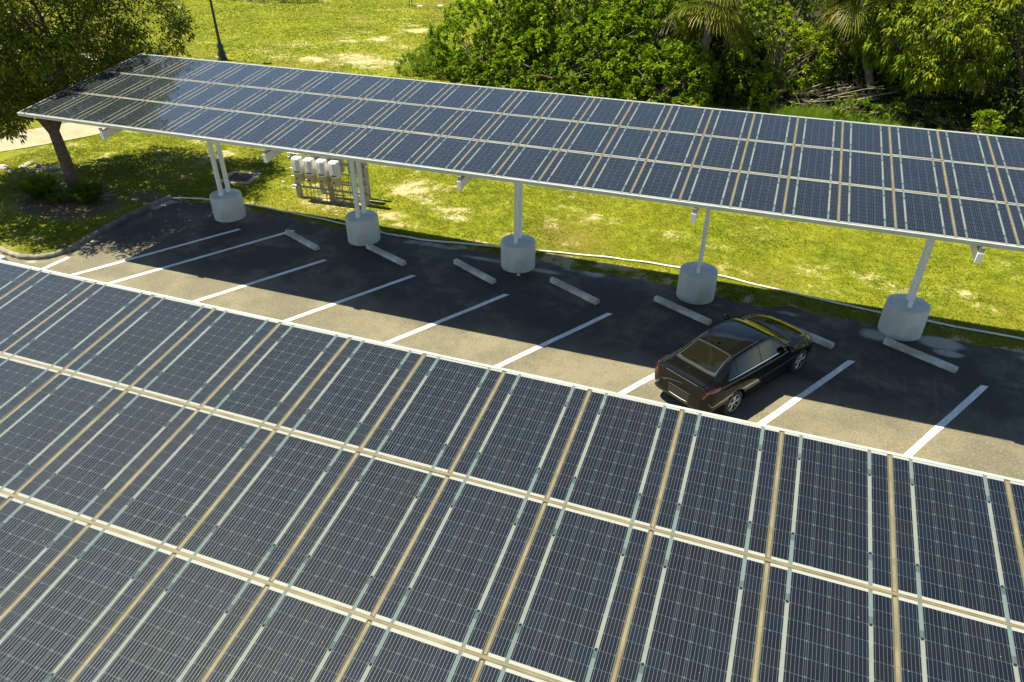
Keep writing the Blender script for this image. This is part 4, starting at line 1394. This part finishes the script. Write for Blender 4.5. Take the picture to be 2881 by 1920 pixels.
# --- trees behind and on the right
def tree(name, label, lobes, mat, base, group='trees of the dark wood', **kw):
    r = thing(name, label, 'tree', (base[0], base[1], 0), 0, group)
    C, Nn = ell_clumps(lobes, kw.get('dens', 4.2), zmin=kw.get('zmin', .6), core=.78, shell=(.7, 1.05), interior=.2)
    foliage('crown', MAT[mat], r, C, Nn, kw.get('per', 14), kw.get('ln', .22), kw.get('wd', .045), kw.get('spread', .9), kw.get('rad', .2), kw.get('droop', .3), kw.get('upb', .2), tvar=.28)
    mb = MB()
    tops = lobes[0]
    limb(mb, (0, 0, -.1), (tops[0]-base[0], tops[1]-base[1], tops[2]*.8), .22, .12, .06, 8)
    for l in lobes:
        for k in range(4):
            limb(mb, ((tops[0]-base[0])*.6, (tops[1]-base[1])*.6, tops[2]*.5), (l[0]-base[0]+random.uniform(-.6, .6)*l[3], l[1]-base[1]+random.uniform(-.6, .6)*l[4], l[2]+random.uniform(-.3, .5)*l[5]), .09, .02, .12)
    mb.build('trunk', MAT['bark'], r)
    return r
tree('broadleaf_tree', 'large tree with drooping yellow-green leaves right of the palms', [(13.6, 23.6, 4.2, 2.0, 1.8, 1.7), (15.2, 23.2, 4.4, 1.8, 1.7, 1.6), (12.4, 24.0, 3.4, 1.4, 1.2, 1.2), (14.2, 22.6, 2.7, 1.3, 1.1, 1.0), (15.8, 22.8, 3.0, 1.1, 1.1, 1.1), (14.6, 25.0, 5.8, 2.4, 2.2, 1.5)], 'leaf_gold', (14.4, 24.2), ln=.22, wd=.042, per=16, dens=8.5, droop=.6, upb=-.1, rad=.2)
tree('broadleaf_tree', 'dim grey-green tree at the right edge above the lone sprig', [(18.2, 22.8, 3.2, 1.5, 1.5, 2.0), (18.9, 23.8, 4.8, 1.8, 1.8, 1.8), (17.6, 22.4, 1.9, 1.0, 1.0, 1.2), (16.9, 23.6, 5.2, 1.3, 1.3, 1.3)], 'leaf_dark', (18.6, 23.6), ln=.17, wd=.035, per=16, dens=6)
tree('broadleaf_tree', 'dark tree behind the drooping tree at the top right', [(17.2, 28.5, 4.5, 3.0, 2.5, 3.4), (19.8, 27.5, 4.0, 2.4, 2.5, 3.6)], 'leaf_dark', (18, 28.5))
tree('broadleaf_tree', 'dark tree behind the two palms', [(8.6, 29.0, 4.0, 3.0, 2.4, 3.2), (10.8, 28.0, 3.4, 2.2, 2.0, 2.8), (6.0, 29.5, 4.0, 2.6, 2.4, 3.0)], 'leaf_dark', (8.5, 29))
tree('broadleaf_tree', 'shaded tree behind the dead branch pile', [(12.4, 27.6, 3.4, 2.4, 2.0, 2.8), (13.2, 26.4, 1.6, 1.7, 1.2, 1.6)], 'leaf_dark', (12.8, 27.5))
tree('broadleaf_tree', 'dark understorey tree at the lower right edge of the wood', [(17.0, 24.4, 1.3, 1.6, 1.3, 1.6), (15.6, 24.8, 1.4, 1.4, 1.3, 1.6), (18.9, 22.4, .9, 1.0, .9, 1.1), (17.6, 22.8, .7, 1.3, .9, .9), (14.6, 24.3, .8, 1.2, 1.0, 1.0), (13.3, 24.6, .9, 1.1, .9, 1.2)], 'leaf_dark', (16.8, 25.2), dens=8)
B('dark shaded bush in front of the wood below the drooping tree', [(14.0, 22.5, .5, 1.0, .7, .7), (15.4, 22.3, .45, 1.0, .7, .7), (16.9, 21.7, .35, .8, .6, .5), (18.2, 21.3, .4, .9, .6, .6)], 'leaf_dark', dens=11, ln=.16, wd=.035)
for x, y, h, lab in ((-6, 32.5, 6, 'leafy tree behind the tall bush at the thicket end'), (-1, 33, 6, 'leafy tree behind the middle of the thicket'), (4, 33, 6.4, 'leafy tree behind the round bush by the palm')):
    tree('broadleaf_tree', lab, [(x, y, h*.55, 3.2, 2.6, h*.5), (x+1.6, y+1, h*.95, 3.0, 2.4, h*.5)], 'leaf_hedge', (x, y), dens=3.4)
for x, y, lab in ((12, 32, 'dark back tree of the wood behind the drooping tree'), (17, 34, 'dark back tree of the wood near the top right corner'), (22, 29, 'dark back tree of the wood past the right edge'), (8, 36, 'dark back tree of the wood behind the palms')):
    tree('broadleaf_tree', lab, [(x, y, 4.6, 3.6, 2.8, 4.4), (x+2, y+1, 7.5, 3.2, 2.8, 4.2), (x-1.5, y+.5, 8.5, 2.8, 2.6, 3.2)], 'leaf_dark', (x, y), dens=3.2)
for x, y, lab in ((26.5, 11.5, 'unseen tree added beyond the right edge beside the lawn'), (29.5, 16.5, 'unseen tree added beyond the right edge nearer the wood')):  # unseen trees added for reflections in the car glass and panels
    tree('broadleaf_tree', lab, [(x, y, 2.6, 2.6, 2.8, 2.6), (x+1, y+2, 4.2, 2.8, 2.8, 2.6)], 'leaf_hedge', (x, y), group='lawn trees', dens=3)
# tree beyond the top edge whose shadow falls on the far lawn
tree('broadleaf_tree', 'tree just beyond the top edge shading the far lawn', [(-40.5, 43.4, 5.4, 2.6, 1.7, 1.4), (-37.4, 43.2, 5.6, 2.4, 1.8, 1.2), (-34.8, 43.6, 5.2, 1.9, 1.5, 1.1)], 'leaf_oak', (-38.2, 46.5), group='lawn trees', dens=4)


# --- palms
def palm(label, base, top, frd, ndead, tilt0=0, nfr=30):
    r = thing('palm_tree', label, 'palm tree', (base[0], base[1], 0), 0, 'fan palms in the thicket')
    b = Vector((base[0], base[1], 0)); tp = Vector(top)-b
    mb = MB()
    limb(mb, (0, 0, -.1), tp, .20, .17, .05, 10)
    # old leaf boots
    for k in range(40):
        t = k/40; p = tp*t; a = k*2.4
        d_ = Vector((math.cos(a), math.sin(a), .9)).normalized()
        q = p+Vector((math.cos(a), math.sin(a), 0))*.17
        mb.tube([q, q+d_*.22], [.05, .025], 5)
    mb.build('trunk', MAT['palm_bark'], r)
    def fronds(n, elev, mat, name, L, dead):
        P, Q = [], []; V = []; Fq = []; T = []; cnt = 0
        for i in range(n):
            az = i*2.39996+random.uniform(-.25, .25)
            el = random.uniform(*elev)
            d_ = np.array([math.cos(az)*math.cos(el), math.sin(az)*math.cos(el), math.sin(el)])
            stem = L*random.uniform(.45, .6)
            o = np.array(tp); hub = o+d_*stem; hub[2] -= .18*stem*(1 if not dead else 1.2)
            side = np.cross(d_, [0, 0, 1.]); side /= np.linalg.norm(side)
            up = np.cross(side, d_)
            tt = random.uniform(.15, .85)
            # petiole
            w = side*.018
            V += [o-w, o+w, hub+w, hub-w]; Fq.append((cnt, cnt+1, cnt+2, cnt+3)); T += [tt]*4; cnt += 4
            nb = 34
            for k in range(nb):
                a = (k/(nb-1)-.5)*math.radians(230 if not dead else 120)
                bl = L*.62*(1-.35*abs(a)/2)*random.uniform(.85, 1.1)
                dd = d_*math.cos(a)+side*math.sin(a)+up*(.22*abs(math.sin(a)))
                dd /= np.linalg.norm(dd)
                wv = np.cross(dd, up); wv /= np.linalg.norm(wv); wv = wv*.026
                dr = .30 if not dead else .5
                m1 = hub+dd*bl*.5; m1[2] -= dr*bl*.18
                m2 = hub+dd*bl*.8; m2[2] -= dr*bl*.55
                m3 = hub+dd*bl*.98; m3[2] -= dr*bl*1.15
                tk = min(1, max(0, tt+random.uniform(-.2, .2)))
                V += [hub, hub, m1-wv, m1+wv, m2-wv*.7, m2+wv*.7, m3-wv*.1, m3+wv*.1]
                Fq += [(cnt, cnt+1, cnt+3, cnt+2), (cnt+2, cnt+3, cnt+5, cnt+4), (cnt+4, cnt+5, cnt+7, cnt+6)]
                T += [tk]*6+[min(1, tk+.35)]*2; cnt += 8
        np_mesh(name, V, Fq, mat, r, {'tint': T})
    fronds(nfr, (-.9, 1.2), MAT['leaf_palm'], 'fronds', frd, False)
    fronds(ndead, (-1.45, -.95), MAT['leaf_dead'], 'dead_fronds', frd*.95, True)
    return r
palm('fan palm with drooping green and dead brown fronds above the low leafy bush', (4.75, 24.2), (4.75, 23.4, 4.95), 2.35, 1, nfr=44)
palm('fan palm with leaning trunk and hanging yellow fronds behind the dead branches', (12.9, 24.4), (11.0, 24.4, 5.5), 1.9, 1, nfr=34)

# --- dead branches, long grass, cycads
def dead_branches():
    mb = MB()
    for k in range(46):
        a = Vector((random.uniform(8.6, 12.6), random.uniform(22.6, 24.2), random.uniform(.1, 1.0)))
        ang = random.gauss(.25, .55)
        L = random.uniform(.7, 2.6)
        b = a+Vector((math.cos(ang)*L, random.uniform(-.5, .5), random.uniform(-.15, .75)*.6*L))
        r0 = random.choice([.035, .022, .016, .012])
        limb(mb, a, b, r0, r0*.35, .10, 5)
        for j in range(3):
            p = a.lerp(b, random.uniform(.4, .95))
            limb(mb, p, p+Vector((random.uniform(-.6, .6), random.uniform(-.3, .3), random.uniform(-.2, .5))), r0*.5, .004, .15, 3)
    limb(mb, (10.4, 22.2, .25), (11.6, 22.3, 1.0), .03, .015, .03)
    o = mb.build('dead_branches', MAT['twig'])
    return tag(o, 'tangled pile of bare dead branches at the edge of the wood', 'dead branches')
dead_branches()


def blades(name, mat, P, H, W, lean, tint, per, k2=3):
    """per grass blades around each point"""
    m = len(P); n = m*per; c = np.repeat(np.arange(m), per)
    az = rng.uniform(0, 2*math.pi, n)
    d = np.stack([np.cos(az), np.sin(az), np.zeros(n)], -1)
    base = P[c]+d*rng.uniform(0, .03, n)[:, None]
    h = H[c]*rng.uniform(.6, 1.2, n); ln = lean*rng.uniform(.3, 1.3, n)
    tip = base+d*(h*ln)[:, None]; tip[:, 2] += h
    s = np.stack([-np.sin(az), np.cos(az), np.zeros(n)], -1)*(W[c]*rng.uniform(.6, 1.2, n))[:, None]
    V = np.stack([base-s, base+s, tip], 1).reshape(-1, 3)
    return np_mesh(name, V, np.arange(n*3).reshape(n, 3), mat, None, {'tint': np.repeat(np.clip(tint[c]+rng.normal(size=n)*.14, 0, 1), 3)})


def scatter_grass():
    Ps, Hs, Ws, Ts = [], [], [], []
    for (x0, x1, y0, y1, n, h, w) in ((-11.2, 16.5, 3.4, 9.8, 90000, .036, .0095), (-20, -10.8, -1.2, 12, 46000, .04, .010), (-46, -7, 21.5, 48, 70000, .06, .024)):
        x = rng.uniform(x0, x1, n); y = rng.uniform(y0, y1, n)
        sd, n1, s, mul, wood, dry = ground_fields(x, y)
        pdist = path_dist(x, y)
        f1 = fbm(x*3.1, y*3.1, 3)
        z = ground_z(x, y, sd, n1, pdist)
        dens = np.clip(1.15-1.9*np.clip(s+.8*(f1-.5), 0, 1), 0, 1)*np.clip(1.1-2*mul, 0, 1)*np.clip(1-1.4*wood, 0, 1)*np.clip((sd-.02)/.12, 0, 1)
        dens *= .35+.65*np.clip((f1-.3)*3, 0, 1)
        ok = (rng.random(n) < dens) & (pdist > PATH_W+.05) & (z > .004)
        ok &= ~((x < -10.9) & (sd < .26) & (y < 4.5))
        ok &= ~((np.abs(x+9.95) < .66) & (np.abs(y-6.78) < .62))
        x, y, z, f1, dry = x[ok], y[ok], z[ok], f1[ok], dry[ok]
        f0 = fbm(x*.5+8, y*.5+3, 3)
        Ps.append(np.stack([x, y, z-.004], -1)); Hs.append(h*rng.uniform(.6, 1.5, len(x))); Ws.append(np.full(len(x), w))
        Ts.append(np.clip(.42+1.1*(f0-.5)+.5*(f1-.5)+.22*dry, 0, 1))
    o = blades('grass', MAT['grass'], np.vstack(Ps), np.concatenate(Hs), np.concatenate(Ws), .9, np.concatenate(Ts), 4)
    return tag(o, 'short yellow-green lawn grass with bare sandy patches', 'grass', kind='stuff')
scatter_grass()

n = 900
gxx = np.concatenate([rng.normal(10.1, .9, n), rng.normal(12, .8, 300)]); gyy = np.concatenate([rng.normal(21.6, .35, n), rng.normal(21.3, .3, 300)])
o = blades('long_grass', MAT['leaf_weed'], np.stack([gxx, gyy, 0*gxx], -1), rng.uniform(.35, .8, len(gxx)), np.full(len(gxx), .014), .6, rng.uniform(.3, .9, len(gxx)), 7)
tag(o, 'unmown long grass in front of the dead branches', 'long grass', kind='stuff')


def cycad(label, x, y, rad, n):
    z0 = gz_at(x, y)
    r = thing('low_shrub', label, 'shrub', (x, y, z0), 0, 'low shrubs round the tree trunk')
    V = []; Fq = []; T = []; c = 0
    for i in range(n):
        az = random.uniform(0, 2*math.pi); el = random.uniform(.15, 1.45)
        L = 1.15*rad*random.uniform(.7, 1.15)
        o0 = np.array([random.gauss(0, rad*.28), random.gauss(0, rad*.2), .03])
        d_ = np.array([math.cos(az)*math.cos(el), math.sin(az)*math.cos(el), math.sin(el)])
        side = np.cross(d_, [0, 0, 1.]); side /= np.linalg.norm(side)+1e-9
        tt = random.uniform(.1, .9)
        for k in range(12):
            t = (k+1)/13
            p = o0+d_*L*t; p[2] -= .35*L*t*t
            for sg in (-1, 1):
                bl = L*.30*math.sin(math.pi*(.15+.8*t))
                q = p+side*sg*bl*.8+d_*bl*.6; q[2] += .02
                w = d_*.014
                V += [p-w, p+w, q]; Fq.append((c, c+1, c+2)); T += [tt, tt, min(1, tt+.2)]; c += 3
    np_mesh('foliage', V, Fq, MAT['leaf_cycad'], r, {'tint': T})
    mb = MB(); mb.lathe([(.12, -.05), (.12, .10), (.05, .18), (0, .2)], (0, 0, 0), 10); mb.build('stem', MAT['bark'], r)
cycad('dark feathery low shrub left of the trunk', -15.15, 2.75, .85, 150)
cycad('dark feathery low shrub right of the trunk', -13.25, 3.0, .80, 150)
cycad('smallest dark low shrub in front of the trunk', -14.1, 2.35, .35, 50)
